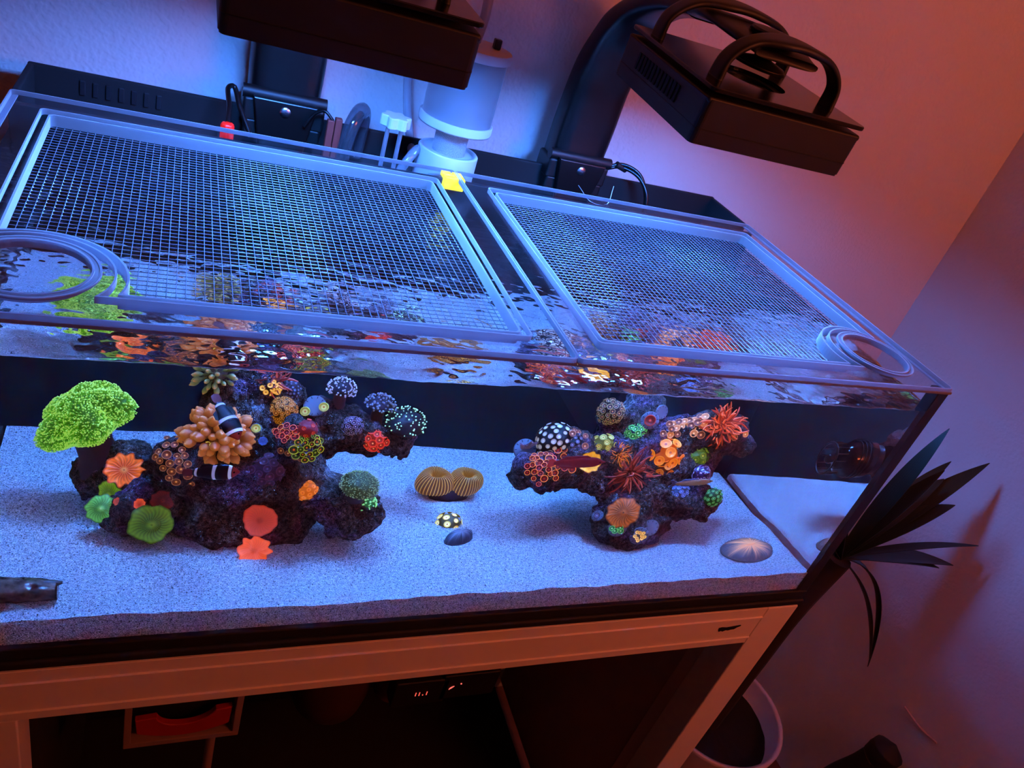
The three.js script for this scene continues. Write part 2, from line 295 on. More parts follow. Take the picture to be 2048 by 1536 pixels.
// ---------------------------------------------------------------- two reef lamps on arched arms
function reefLamp(x, label) {
  const t = thing('reef_lamp', label, 'aquarium light', [x, TOP, -0.49], 'black reef lamps on arms over the aquarium');
  const base = [0, 0, 0];
  // local axes: y up from the chamber rim, z forward
  const sweep = (path, widths, depths, seg = 40) => {                      // flattened tube lying in the plane x = 0
    const c = curve(path), pos = [], idx = [], n = 18;
    const at = (l, q) => { const u = q * (l.length - 1), i = Math.min(Math.floor(u), l.length - 2), k = u - i; return l[i] + (l[i + 1] - l[i]) * (k * k * (3 - 2 * k)); };
    for (let i = 0; i <= seg; i++) {
      const q = i / seg, o = c.getPoint(q), tg = c.getTangent(q), nn = V(0, tg.z, -tg.y).normalize(), w = at(widths, q), d = at(depths, q);
      for (let j = 0; j < n; j++) { const a = j / n * 2 * Math.PI, ca = Math.cos(a), sa = Math.sin(a), e = 0.45, px = Math.sign(ca) * Math.abs(ca) ** e * w / 2, pd = Math.sign(sa) * Math.abs(sa) ** (e + 0.2) * d / 2; pos.push(px, o.y + nn.y * pd, o.z + nn.z * pd); }
    }
    for (let i = 0; i < seg; i++) for (let j = 0; j < n; j++) { const a = i * n + j, b = i * n + (j + 1) % n, d = a + n, e = b + n; idx.push(a, d, b, b, d, e); }
    for (const i of [0, seg]) { const k = pos.length / 3, o = c.getPoint(i / seg); pos.push(0, o.y, o.z); for (let j = 0; j < n; j++) { const a = i * n + j, b = i * n + (j + 1) % n; i ? idx.push(k, a, b) : idx.push(k, b, a); } }
    const g = new THREE.BufferGeometry(); g.setAttribute('position', new THREE.Float32BufferAttribute(pos, 3)); g.setIndex(idx); g.computeVertexNormals(); return g;
  };
  part(t, 'arm', sweep([[0, 0.012, -0.016], [0, 0.06, -0.014], [0, 0.13, -0.008], [0, 0.185, 0.012], [0, 0.222, 0.05], [0, 0.24, 0.11], [0, 0.243, 0.17]], [0.082, 0.084, 0.082, 0.074, 0.06, 0.05, 0.046], [0.052, 0.05, 0.046, 0.038, 0.03, 0.022, 0.016]), std('#050507', 0.33), 'black curved arm');
  // clamp on the chamber wall
  const clamp = part(t, 'clamp', merge([rbox(-0.046, 0.046, -0.012, 0.016, -0.03, 0.014, 0.004, 3), rbox(-0.044, 0.044, -0.03, -0.008, 0.0, 0.014, 0.004, 3)]), M.satin, 'black rim clamp');
  const flap = new THREE.ExtrudeGeometry(new THREE.Shape([[-0.034, 0.018], [0.034, 0.018], [0.022, -0.05], [-0.022, -0.05]].map((p) => new THREE.Vector2(...p))), { depth: 0.005, bevelEnabled: true, bevelSize: 0.0015, bevelThickness: 0.0015, bevelSegments: 2 });
  flap.translate(0, 0, 0.0155); part(clamp, 'clamp_plate', flap, M.black);
  part(clamp, 'screw', place(lathe([[0, 0.002], [0.003, 0.0022], [0.006, 0.001], [0.0065, 0]], 20), [0, 0.008, 0.0225], [0, 0, 1]), M.steel);
  part(t, 'hinge_bar', (() => { const c = new THREE.CylinderGeometry(0.0075, 0.0075, 0.094, 16); c.rotateZ(Math.PI / 2); c.translate(0, 0.021, 0.008); return c; })(), M.satin);
  // head: pivoted a little nose-down
  const tilt = 0.075, c0 = [0, 0.18, 0.2735];                             // middle of the housing
  const put = (g) => { g.rotateX(tilt); g.translate(...c0); return g; };
  const W = 0.091, D = 0.0875, hh = 0.021;
  const wall = ringOf(rectPts(-W, W, -D, D, 0.006), rectPts(-W + 0.004, W - 0.004, -D + 0.004, D - 0.004, 0.003), -hh + 0.002, hh - 0.002);
  const foot = ringOf(rectPts(-W + 0.001, W - 0.001, -D + 0.001, D - 0.001, 0.005), rectPts(-0.084, 0.084, -0.0495, 0.0495, 0.004), -hh, -hh + 0.0022);  // unseen baffle ring, its opening shaped to limit light spilling onto the walls
  part(t, 'housing', put(merge([wall, foot, rbox(-W + 0.0005, W - 0.0005, hh - 0.006, hh, -D + 0.0005, D - 0.0005, 0.0028, 3)])), M.satin, 'black lamp housing');
  part(t, 'housing_seam', put(ringOf(rectPts(-W - 0.0003, W + 0.0003, -D - 0.0003, D + 0.0003, 0.006), rectPts(-W + 0.002, W - 0.002, -D + 0.002, D - 0.002, 0.004), -0.0075, -0.0068)), M.black);
  const plateShape = asShape(rectPts(-W + 0.001, W - 0.001, -D + 0.001, D - 0.001, 0.005)); plateShape.holes.push(asPath(circlePts(0, 0.012, 0.034, 40)));
  const plate = flat(plateShape, hh + 0.0045, hh + 0.0085, 0.0008); part(t, 'top_plate', put(plate), std('#0b0a0b', 0.2), 'flat black top plate');
  part(t, 'fan_grille', put(ringOf(circlePts(0, 0.012, 0.03), circlePts(0, 0.012, 0.026), hh + 0.0005, hh + 0.004)), M.black);
  for (let k = 0; k < 3; k++) { const a = k * 2.1; part(t, 'fan_blade', put((() => { const g = box(0.004, 0.024, hh + 0.0008, hh + 0.0022, -0.006, 0.006); g.rotateY(a); g.translate(0, 0, 0.012); return g; })()), M.black); }
  for (let k = 0; k < 13; k++) for (const sx of [-1, 1]) part(t, 'vent_slot', put(box(sx * (W + 0.0004) - 0.0008, sx * (W + 0.0004) + 0.0008, -0.003, 0.0125, -0.05 + k * 0.0072, -0.0468 + k * 0.0072)), std('#010101', 0.9));
  part(t, 'led_panel', put(rbox(-0.048, 0.048, -hh + 0.0305, -hh + 0.0345, -0.0405, 0.0405, 0.001)), std('#20407a', 0.4, { emissive: new THREE.Color(0.09, 0.27, 1), emissiveIntensity: 300 / EXPOSURE }), 'glowing blue LED face under the lamp');
  // bracket: a spine and two arches that carry the head
  const top = hh + 0.0085;
  const arch = (z, rise, w) => { const g = sweep([[0, top - 0.002, -w - 0.003], [0, top + rise * 0.45, -w], [0, top + rise * 0.84, -w * 0.72], [0, top + rise, -w * 0.2], [0, top + rise, w * 0.2], [0, top + rise * 0.84, w * 0.72], [0, top + rise * 0.45, w], [0, top - 0.002, w + 0.003]], [0.021, 0.019, 0.02, 0.036, 0.036, 0.02, 0.019, 0.021], [0.007, 0.006, 0.0065, 0.008, 0.008, 0.0065, 0.006, 0.007], 48); g.rotateY(Math.PI / 2); g.translate(0, 0, z); return g; };
  const legs = part(t, 'bracket', put(merge([arch(0.048, 0.043, 0.064), arch(-0.053, 0.046, 0.076)])), M.satin, 'black arched bracket');
  part(t, 'bracket_spine', sweep([[0, 0.243, 0.165], [0, 0.246, 0.215], [0, 0.242, 0.28], [0, 0.235, 0.325]], [0.05, 0.08, 0.092, 0.074], [0.014, 0.012, 0.011, 0.008]), M.satin);
  part(t, 'pivot_knob', put(lathe([[0, 0.004], [0.022, 0.002], [0.024, -0.002], [0.012, -0.006], [0.009, -0.022], [0.024, -0.026], [0.027, -0.03], [0, -0.031]].map(([a, b]) => [a, b + top + 0.042]).reverse(), 28).translate(0, 0, 0.012)), M.satin);
  const l = new THREE.RectAreaLight(new THREE.Color().setRGB(...REEF_BLUE), REEF_POWER, 0.095, 0.08);
  l.position.set(x, TOP + 0.18 - hh + 0.0265, -0.49 + 0.2735 + 0.0006); l.lookAt(x, -2, -0.49 + 0.2735 - 0.188); scene.add(l);
  return t;
}
reefLamp(-0.192, 'black reef lamp at the left, its head hanging over the left mesh lid');
reefLamp(0.2, 'black reef lamp at the right, its arched bracket in full view against the wall');
// ---------------------------------------------------------------- gear in the rear chamber
{
  const bubbles = pixels(512, 512, (u, v) => { const k = 0.62 + 0.55 * wrapNoise(u, v, 60, 2); return [k, k, k]; }, false);
  const foam = phys(new THREE.Color().setRGB(0.72, 0.72, 0.76), 0.5, { transmission: 0.5, thickness: 0, bumpMap: bubbles, bumpScale: 0.002 });
  const t = thing('protein_skimmer', 'clear protein skimmer cup with white collars standing in the rear chamber between the lamps', 'skimmer', [0.0015, 0, -0.445]);
  part(t, 'lower_collar', lathe([[0.02, 0.29], [0.0375, 0.29], [0.0375, 0.3485], [0.036, 0.35], [0.0325, 0.35], [0.0325, 0.347], [0.02, 0.347]], 48), M.white, 'thick white lower collar');
  part(t, 'neck', lathe([[0.0205, 0.346], [0.0205, 0.385]], 40), foam, 'neck full of fine bubbles');
  part(t, 'cup_floor', lathe([[0.018, 0.379], [0.0445, 0.379], [0.0452, 0.381], [0.0452, 0.3895], [0.0435, 0.39], [0.018, 0.39]], 48), M.white, 'white floor ring of the cup');
  part(t, 'cup', lathe([[0.0425, 0.39], [0.0425, 0.466]], 48), M.frost, 'clear collection cup');
  part(t, 'foam_tube', lathe([[0.024, 0.39], [0.019, 0.45], [0.0185, 0.455]], 40), foam);
  part(t, 'cup_lid', lathe([[0, 0.4755], [0.044, 0.4755], [0.0455, 0.474], [0.0455, 0.4645], [0.0435, 0.4635], [0, 0.4635]].reverse(), 48), M.white, 'white cup lid');
  part(t, 'drain_plug', rbox(0.021, 0.0295, 0.4757, 0.487, -0.002, 0.0065, 0.0015), M.black, 'black plug on the lid');
  part(t, 'air_tube', tube([[0.004, 0.474, -0.012], [0.01, 0.51, -0.02], [0.006, 0.55, -0.03], [-0.02, 0.585, -0.04], [-0.06, 0.6, -0.05]], 0.006, 40, 12), M.frost, 'clear air hose');
}
{
  const t = thing('yellow_clip', 'glowing yellow fluorescent plastic clip on the back panel beside the lid joint', 'clip', [-0.006, 0.336, -0.384]);
  const y = std('#ffe600', 0.45, { emissive: new THREE.Color(1, 0.8, 0.01), emissiveIntensity: 0.9 / EXPOSURE });
  part(t, 'body', merge([rbox(-0.0125, 0.0125, -0.011, 0.0035, 0.0025, 0.0125, 0.0012)]), y, 'front face');
  part(t, 'hook', merge([rbox(-0.0125, -0.001, -0.002, 0.0035, -0.0105, 0.002, 0.0008), rbox(0.001, 0.0125, -0.002, 0.0035, -0.0105, 0.002, 0.0008)]), y);
}
{
  const t = thing('float_probe', 'thin black cable looping into a small bright red probe cap at the back rim', 'probe', [-0.255, 0.33, -0.44]);
  part(t, 'cable', tube([[0, 0.01, 0.022], [0.001, 0.022, 0.004], [0.0, 0.034, -0.026], [0.006, 0.034, -0.034], [0.013, 0.018, -0.018], [0.026, -0.006, 0.005]], 0.0028, 40, 8), M.black, 'black cable');
  part(t, 'cap', (() => { const g = lathe([[0, 0.014], [0.0055, 0.0135], [0.0066, 0.011], [0.0066, -0.012], [0.0055, -0.0135], [0, -0.014]].reverse(), 20); warp(g, (v) => { const a = Math.atan2(v.z, v.x), k = 1 + 0.07 * Math.cos(a * 10); v.x *= k; v.z *= k; }); g.translate(0, -0.003, 0.024); return g; })(), std('#ff1a14', 0.4, { emissive: new THREE.Color(1, 0.02, 0.012), emissiveIntensity: 0.45 / EXPOSURE }), 'ribbed red cap');
}
{
  const t = thing('sensor_stick', 'upright brown-red sensor stick of two flat bars with a black lead by the left arm', 'sensor', [-0.138, 0.268, -0.452]);
  const m = std('#7a3028', 0.5);
  part(t, 'bar', rbox(-0.0085, -0.0005, 0, 0.087, -0.004, 0.004, 0.001), m); part(t, 'bar', rbox(0.0005, 0.0085, 0, 0.09, -0.006, 0.003, 0.001), m);
  part(t, 'lead', tube([[-0.002, 0.086, 0], [-0.012, 0.094, -0.004], [-0.022, 0.088, -0.008], [-0.032, 0.07, -0.01]], 0.0018, 20, 8), M.black);
}
{
  const t = thing('siphon_bend', 'clear bent siphon tube with a dark inner hose standing right of the brown-red sensor stick', 'tube', [-0.118, 0.258, -0.455]);
  part(t, 'outer_tube', taper([[-0.006, 0, 0.006], [-0.004, 0.07, 0.004], [0.003, 0.1, -0.002], [0.012, 0.11, -0.014], [0.017, 0.1, -0.024], [0.016, 0.05, -0.026]], [0.0082, 0.0085, 0.0092, 0.0095, 0.009, 0.008], 40, 14), phys('#aeb4c0', 0.06, { transmission: 0.93, thickness: 0 }), 'clear outer tube');
  part(t, 'inner_hose', tube([[-0.006, 0.01, 0.006], [-0.004, 0.07, 0.004], [0.003, 0.098, -0.002], [0.012, 0.106, -0.014]], 0.0042, 30, 10), M.black);
  part(t, 'band', new THREE.TorusGeometry(0.0098, 0.0014, 8, 24).rotateX(Math.PI / 2).translate(-0.004, 0.065, 0.0043), M.black);
}
{
  const t = thing('valve', 'white star-shaped valve knob on two clear rods left of the skimmer', 'valve', [-0.074, 0.283, -0.43]);
  const star = new THREE.Shape(); for (let i = 0; i <= 60; i++) { const a = i / 60 * 2 * Math.PI, r = 0.0145 + 0.0026 * Math.cos(a * 6); i ? star.lineTo(r * Math.cos(a), r * Math.sin(a)) : star.moveTo(r, 0); }
  const k = flat(star, 0.085, 0.098, 0.001); part(t, 'knob', k, M.white, 'white star knob');
  for (const x of [-0.007, 0.008]) part(t, 'rod', new THREE.CylinderGeometry(0.0026, 0.0026, 0.088, 12).translate(x, 0.042, x * 0.2), M.frost);
  part(t, 'hose', tube([[0.042, 0.058, -0.018], [0.036, 0.06, -0.012], [0.026, 0.05, -0.004], [0.012, 0.02, 0.0], [0.006, -0.01, 0.004]], 0.0055, 40, 12), phys('#c0c4cc', 0.15, { transmission: 0.75, thickness: 0 }), 'clear bent hose');
}
{
  const t = thing('air_line', 'pale airline tube hanging down the wall behind the skimmer', 'tube', [0, 0, 0]);
  part(t, 'tube', tube([[-0.05, 0.56, -0.53], [-0.052, 0.5, -0.531], [-0.047, 0.42, -0.53], [-0.04, 0.37, -0.52], [-0.033, 0.34, -0.508], [-0.03, 0.32, -0.485]], 0.0055, 60, 10), phys('#d8d8e0', 0.25, { transmission: 0.6, thickness: 0 }));
}
{
  const t = thing('lamp_cables', 'black cable loop with a pale tip running off the right lamp clamp', 'cable', [0.2, TOP, -0.48]);
  for (const d of [0, 0.004]) part(t, 'cable', tube([[0.036, 0.012, 0.0], [0.06, 0.022 + d, 0.004], [0.085, 0.018 + d, 0.018], [0.099, 0.0, 0.034 - d], [0.103, -0.03, 0.042]], 0.0026, 40, 8), M.black);
  part(t, 'tip', tube([[0.103, -0.03, 0.042], [0.1045, -0.045, 0.045]], 0.0026, 6, 8), M.white, 'pale tip');
  part(t, 'sleeve', new THREE.CylinderGeometry(0.0045, 0.0045, 0.018, 12).rotateZ(1.3).translate(0.062, 0.0225, 0.004), M.rubber);
}
solo('thin_wire', tube([[0.2, 0.33, -0.462], [0.215, 0.318, -0.44], [0.232, 0.322, -0.428], [0.24, 0.345, -0.44]], 0.0007, 30, 6), M.steel, 'thin shiny wire curving below the right lamp clamp', 'wire');
// ---------------------------------------------------------------- reef builders
const smin = (a, b, k) => { const h = Math.max(k - Math.abs(a - b), 0) / k; return Math.min(a, b) - h * h * k * 0.25; };
const ROCKS = [];
function rockField(blobs, k = 0.014, rough = 0.0075, freq = 46) {
  return (x, y, z) => {
    let d = 1;
    for (const [cx, cy, cz, rx, ry, rz] of blobs) {
      const a = (x - cx) / rx, b = (y - cy) / ry, c = (z - cz) / rz, q = Math.sqrt(a * a + b * b + c * c), e = (q - 1) * Math.min(rx, ry, rz);
      d = smin(d, e, k);
    }
    if (Math.abs(d) > 0.03) return d;
    return d + rough * (fbm(x * freq, y * freq, z * freq, 4) + 0.55 * Math.abs(noise(x * freq * 0.8 + 9, y * freq * 0.8, z * freq * 0.8)));
  };
}
const rockSkin = pixels(1024, 1024, (u, v) => { const a = wrapNoise(u, v, 26, 4), b = wrapNoise(u, v, 110, 2, 30); const k = 0.62 + 0.3 * a + 0.25 * b; return [k, k, k]; });
const rockMat = std('#ffffff', 0.9, { vertexColors: true, map: rockSkin, bumpMap: rockSkin, bumpScale: 0.0025 });
function rock(name, label, blobs, res = 96, rough = 0.0075) {
  const f = rockField(blobs, 0.014, rough);
  ROCKS.push(f);
  const lo = [1, 1, 1], hi = [-1, -1, -1];
  for (const b of blobs) for (let i = 0; i < 3; i++) { lo[i] = Math.min(lo[i], b[i] - b[i + 3] - 0.014); hi[i] = Math.max(hi[i], b[i] + b[i + 3] + 0.014); }
  const c = lo.map((v, i) => (v + hi[i]) / 2), half = Math.max(...lo.map((v, i) => (hi[i] - v) / 2));
  const mc = new MarchingCubes(res, rockMat, false, false, 260000);
  mc.isolation = 0; const n = res, h = n / 2;
  for (let k = 0; k < n; k++) for (let j = 0; j < n; j++) for (let i = 0; i < n; i++) {
    const x = (i - h) / h * half + c[0], y = (j - h) / h * half + c[1], z = (k - h) / h * half + c[2];
    let v = 0.05;
    if (x > lo[0] && x < hi[0] && y > lo[1] && y < hi[1] && z > lo[2] && z < hi[2]) v = f(x, y, z);
    mc.field[i + j * n + k * n * n] = -Math.max(-0.05, Math.min(0.05, v)) * 20;
  }
  mc.update();
  let g = new THREE.BufferGeometry(); g.setAttribute('position', new THREE.BufferAttribute(mc.positionArray.slice(0, mc.count * 3), 3));
  g.scale(half, half, half); g.translate(...c);
  g = mergeVertices(g, 1e-5); g.computeVertexNormals();
  const u = boxUV(g, 0.11), p = u.attributes.position, col = new Float32Array(p.count * 3);
  const mixc = (a, b, t) => a.map((v, i) => v + (b[i] - v) * t), ss = THREE.MathUtils.smoothstep;
  for (let i = 0; i < p.count; i++) {
    const x = p.getX(i), y = p.getY(i), z = p.getZ(i);
    let k = mixc([0.19, 0.12, 0.1], [0.36, 0.23, 0.18], ss(fbm(x * 30, y * 30, z * 30, 3), -0.4, 0.5));
    k = mixc(k, [0.42, 0.22, 0.38], ss(fbm(x * 24 + 5, y * 24, z * 24 + 3, 3), 0.12, 0.4));
    k = mixc(k, [0.62, 0.58, 0.6], ss(fbm(x * 34 + 15, y * 34 + 2, z * 34, 3), 0.3, 0.62) * 0.8);
    col.set(k, i * 3);
  }
  u.setAttribute('color', new THREE.BufferAttribute(col, 3));
  return solo(name, u, rockMat, label, 'rock');
}
const field = (x, y, z) => { let d = y - sandY(x, z); for (const f of ROCKS) d = Math.min(d, f(x, y, z)); return d; };
function seat(p, n, sink = 0) {                                          // slide a point along its normal to the rock or sand under it
  for (let t = 0.022; t > -0.03; t -= 0.0006) if (field(p[0] + n[0] * t, p[1] + n[1] * t, p[2] + n[2] * t) < 0) return [0, 1, 2].map((i) => p[i] + n[i] * (t - sink));
  return p;
}
// colour strips: [v, css colour] stops along a profile
const stripCache = new Map();
function strip(stops, streak = 0) {
  const key = JSON.stringify([stops, streak]); if (stripCache.has(key)) return stripCache.get(key);
  const c = stops.map(([v, k]) => [v, new THREE.Color(k).getRGB({}, THREE.SRGBColorSpace)]);
  const t = pixels(streak ? 128 : 8, 64, (u, v) => {
    let i = 0; while (i < c.length - 2 && v > c[i + 1][0]) i++;
    const k = THREE.MathUtils.clamp((v - c[i][0]) / (c[i + 1][0] - c[i][0]), 0, 1), m = streak ? 1 - streak * (0.5 + 0.5 * Math.cos(u * 2 * Math.PI * 26 + 2 * Math.sin(v * 9))) * Math.min(1, v * 1.5) : 1;
    return ['r', 'g', 'b'].map((q) => (c[i][1][q] + (c[i + 1][1][q] - c[i][1][q]) * k) * m);
  });
  stripCache.set(key, t); return t;
}
const glowMats = new Map();
const FLUO = 0.62 / EXPOSURE;                                                        // how strongly living tissue fluoresces under the blue lamps
function fluo(map, k = 1, more = {}) {                                     // living tissue: its own colour, part of it re-emitted; lower k stands for corals in shade
  const key = [map.isTexture ? map.uuid : map, k, JSON.stringify(more)].join(); if (glowMats.has(key)) return glowMats.get(key);
  const m = map.isTexture ? std('#ffffff', 0.55, { map, emissive: new THREE.Color('#ffffff'), emissiveMap: map, emissiveIntensity: FLUO * k, ...more }) : std(map, 0.55, { emissive: new THREE.Color(map), emissiveIntensity: FLUO * k, ...more });
  glowMats.set(key, m); return m;
}
function polypGeo(seg = 22, tall = 1) {
  const g = lathe([[0.3, -1.1 * tall], [0.36, -0.35], [0.7, 0.0], [0.98, 0.2], [1.06, 0.3], [0.9, 0.27], [0.62, 0.1], [0.34, 0.05], [0.16, 0.11], [0.0, 0.02]], seg);
  return warp(g, (v) => { const r = Math.hypot(v.x, v.z); if (r > 0.85) { const a = Math.atan2(v.z, v.x), k = 1 + 0.07 * Math.cos(a * seg / 2); v.x *= k; v.z *= k; v.y += 0.03 * Math.cos(a * 3); } });
}
const POLYP = polypGeo(), POLYP_TALL = polypGeo(22, 1.8);
const P_STOPS = (stem, rim, disc, mouth, inner = disc) => [[0, stem], [0.33, stem], [0.37, rim], [0.53, rim], [0.59, disc], [0.8, inner], [0.88, mouth], [1, mouth]];
const ORANGE = strip(P_STOPS('#6a2012', '#ff8a30', '#4a0e0e', '#a02814', '#6a1410')), PINK = strip(P_STOPS('#50181f', '#ff6a50', '#3a0c18', '#a83030', '#5a1220')),
  LIME = strip(P_STOPS('#343610', '#c4cc28', '#2c2a0a', '#e06018', '#3a3210')), GREENRING = strip(P_STOPS('#243010', '#90b838', '#2a3414', '#90a838')), YELLOW = strip(P_STOPS('#5a4a18', '#d8b038', '#e8d060', '#c88018', '#fff0a0')),
  DULL = strip(P_STOPS('#4a2a1e', '#b87040', '#5a2c1c', '#ffac58', '#8a4828')), GOLD = strip(P_STOPS('#5a3010', '#e8a030', '#ffcf60', '#a05818', '#f0b048')), HONEY = strip(P_STOPS('#5a3208', '#d88a20', '#8a4a0c', '#ffb838')),
  PALE = strip(P_STOPS('#2c2024', '#40343a', '#b8b4a0', '#d8d8c0', '#c8c4b0')), REDACAN = strip(P_STOPS('#80180c', '#ff4a22', '#c83018', '#ffa860', '#7a1610')), SUN = strip(P_STOPS('#c84e0c', '#ff9422', '#f07c1a', '#b03a08', '#ff8a20')),
  LILAC = strip(P_STOPS('#2c2234', '#a890b0', '#3a2c48', '#c8b8d0')), OLIVE = strip(P_STOPS('#3a4a10', '#7a9820', '#5a7a18', '#d8d840')), YGREEN = strip(P_STOPS('#3c3a12', '#b8c050', '#8a7a20', '#a05a18', '#d0d868')), NEON = strip(P_STOPS('#1c4a20', '#7ae060', '#2a7a38', '#c8ffa0')),
  TANRING = strip(P_STOPS('#2c1c20', '#c0a868', '#4a3438', '#ffb060')), DARKDOT = strip(P_STOPS('#181016', '#2c2430', '#585068', '#8a90a0'));
function polyp(t, p, n, r, tex, k = 1, tall = false) {
  const s = seat(p, n, 0), o = part(t, 'polyp', tall ? POLYP_TALL : POLYP, fluo(tex, k));
  orient(o, [0, 1, 2].map((i) => s[i] + n[i] * r * (tall ? 1.1 : 0.5) - t.position.getComponent(i)), n, rr(0, 6), r * rr(0.92, 1.08));
  o.scale.y *= 0.85; return o;
}
function zoas(name, label, category, list, tex, k = 1, group) {            // list: [x, y, z, nx, ny, nz, r]
  const c = [0, 1, 2].map((i) => list.reduce((s, q) => s + q[i], 0) / list.length);
  const t = thing(name, label, category, c, group);
  list.forEach((q, i) => polyp(t, q.slice(0, 3), q.slice(3, 6), q[6] * 0.84, Array.isArray(tex) ? tex[i % tex.length] : tex, k));
  return t;
}
function fib(n, cap, i, jit = 0) { const y = 1 - (i + 0.5) / n * cap, a = i * 2.39996 + rr(-jit, jit), r = Math.sqrt(Math.max(0, 1 - y * y)); return [r * Math.cos(a), y, r * Math.sin(a)]; }
// a mound of flesh with polyps packed over it
function dome(name, label, category, p, n, R, o = {}) {
  const { count = 20, size = 0.22, tex = ORANGE, mat = '#3a2018', flat: fl = 0.8, k = 1, cap = 0.85, tall = false, part: pn = 'polyp', matk = 0.25, aspect = 1, group } = o;
  const s = seat(p, n, R * (o.sink ?? 0.35)), t = orient(thing(name, label, category, s, group), s, n, o.spin ?? 0, 1);
  const g = warp(new THREE.SphereGeometry(R, 32, 20), (v) => { const w = 1 + 0.1 * fbm(v.x / R * 1.5 + R * 900, v.y / R * 1.5, v.z / R * 1.5, 2); v.multiplyScalar(w); v.y *= fl; v.x *= aspect; });
  part(t, 'base', g, fluo(mat, matk));
  for (let i = 0; i < count; i++) {
    const d = fib(count, cap, i, 0.12), w = 1 + 0.1 * fbm(d[0] * 1.5 + R * 900, d[1] * 1.5, d[2] * 1.5, 2), q = part(t, pn, tall ? POLYP_TALL : POLYP, fluo(Array.isArray(tex) ? tex[i % tex.length] : tex, k));
    orient(q, [d[0] * R * w * aspect, d[1] * R * w * fl, d[2] * R * w], V(d[0], d[1] / fl, d[2]), rr(0, 6), R * size * rr(0.85, 1.12)); q.position.addScaledVector(V(...d), R * size * (tall ? 0.8 : 0.25)); q.scale.y *= 0.8;
  }
  return t;
}
// mushroom coral: a ribbed disc on a short foot
function discGeo(r, { cup = 0.1, ribs = 30, rib = 0.02, wave = 0.06, waves = 5, edge = 0.05, knob = 0.06, thick = 0.06, shape = 0 } = {}) {
  const nr = 16, na = 96, pos = [], uv = [], idx = [], ph = rr(0, 6);
  const h = (q, a) => cup * q * q + rib * Math.cos(a * ribs) * q * (1 - q * 0.4) + wave * q ** 3 * Math.sin(a * waves + ph) + knob * Math.exp(-((q / 0.13) ** 2)) - 0.5 * knob * Math.exp(-((q / 0.05) ** 2));
  const rad = (a) => 1 + edge * Math.sin(a * waves * 1.6 + ph * 2) + shape * Math.cos(a * 2 + ph) + edge * 0.5 * Math.sin(a * 11 + ph);
  for (const side of [1, -1]) for (let i = 0; i <= nr; i++) for (let j = 0; j <= na; j++) {
    const q = i / nr, a = j / na * 2 * Math.PI, k = q * rad(a) * r, e = side > 0 ? h(q, a) : h(q, a) - thick * (1 - q * q * 0.97) - 0.25 * Math.max(0, 0.3 - q);
    pos.push(k * Math.cos(a), e * r, k * Math.sin(a)); uv.push(j / na, side > 0 ? 1 - q * 0.9 : 0.02);
  }
  const m = (nr + 1) * (na + 1);
  for (let s = 0; s < 2; s++) for (let i = 0; i < nr; i++) for (let j = 0; j < na; j++) { const a = s * m + i * (na + 1) + j, b = a + 1, c = a + na + 1, d = c + 1; s ? idx.push(a, c, b, b, c, d) : idx.push(a, b, c, b, d, c); }
  const g = new THREE.BufferGeometry(); g.setAttribute('position', new THREE.Float32BufferAttribute(pos, 3)); g.setAttribute('uv', new THREE.Float32BufferAttribute(uv, 2)); g.setIndex(idx); g.computeVertexNormals(); return g;
}
function mushroom(name, label, p, n, r, colors, o = {}) {
  const s = seat(p, n, 0), t = orient(thing(name, label, o.category ?? 'mushroom coral', s, o.group), s, n, o.spin ?? 0, 1), lift = o.lift ?? 0.25;
  const tex = strip([[0, colors[0]], [0.12, colors[0]], [0.2, colors[1]], [0.75, colors[2] ?? colors[1]], [0.93, colors[3] ?? colors[1]], [1, colors[4] ?? colors[0]]], o.streak ?? 0.3);
  const d = part(t, 'disc', discGeo(r, o), fluo(tex, o.k ?? 1)); d.position.y = r * lift; if (o.aspect) d.scale.x = o.aspect;
  part(t, 'foot', lathe([[0.42 * r, -0.5 * r], [0.3 * r, r * lift * 0.3], [0.4 * r, r * lift - 0.02 * r]], 20), fluo(colors[0], (o.k ?? 1) * 0.4));
  return t;
}
// anemones
const bulb = (() => { const g = lathe([[0.0, 0], [0.07, 0], [0.075, 0.45], [0.11, 0.56], [0.17, 0.64], [0.212, 0.75], [0.205, 0.87], [0.15, 0.97], [0.07, 1.03], [0.05, 1.06], [0.03, 1.08], [0, 1.085]], 14); return g; })();
const TENT = [0, 1, 2, 3, 4, 5].map((i) => { seed(40 + i); const b = rr(-0.5, 0.5), c = rr(-0.45, 0.45); return taper([[0, 0, 0], [b * 0.15, 0.35, c * 0.1], [b * 0.6, 0.68, c * 0.6], [b * 1.3, 0.9, c * 1.3]], [0.075, 0.065, 0.055, 0.05, 0.024], 14, 8); });
function anemone(name, label, p, n, R, o = {}) {
  const { count = 60, tex, geo = 'bulb', cap = 0.95, len = 1, spread = 0.35, k = 1, body = '#5a3a20', thickness = 1, aspect = 1, sinkIn = 0.15 } = o;
  const s = seat(p, n, R * sinkIn), t = orient(thing(name, label, 'anemone', s, o.group), s, n, o.spin ?? 0, 1);
  part(t, 'body', warp(new THREE.SphereGeometry(R * 0.5, 24, 16), (v) => { v.y *= 0.6; v.x *= aspect; }), fluo(body, 0.3 * k));
  for (let i = 0; i < count; i++) {
    const d = fib(count, cap, i, 0.25), L = R * len * rr(0.72, 1.05), q = part(t, 'tentacle', geo === 'bulb' ? bulb : TENT[i % 6], fluo(tex, k));
    const dir = V(d[0], d[1] + spread * rr(-0.4, 0.4), d[2]).normalize();
    orient(q, [d[0] * R * 0.3 * aspect, d[1] * R * 0.16, d[2] * R * 0.3], dir, rr(0, 6), [L * thickness, L, L * thickness]);
  }
  return t;
}
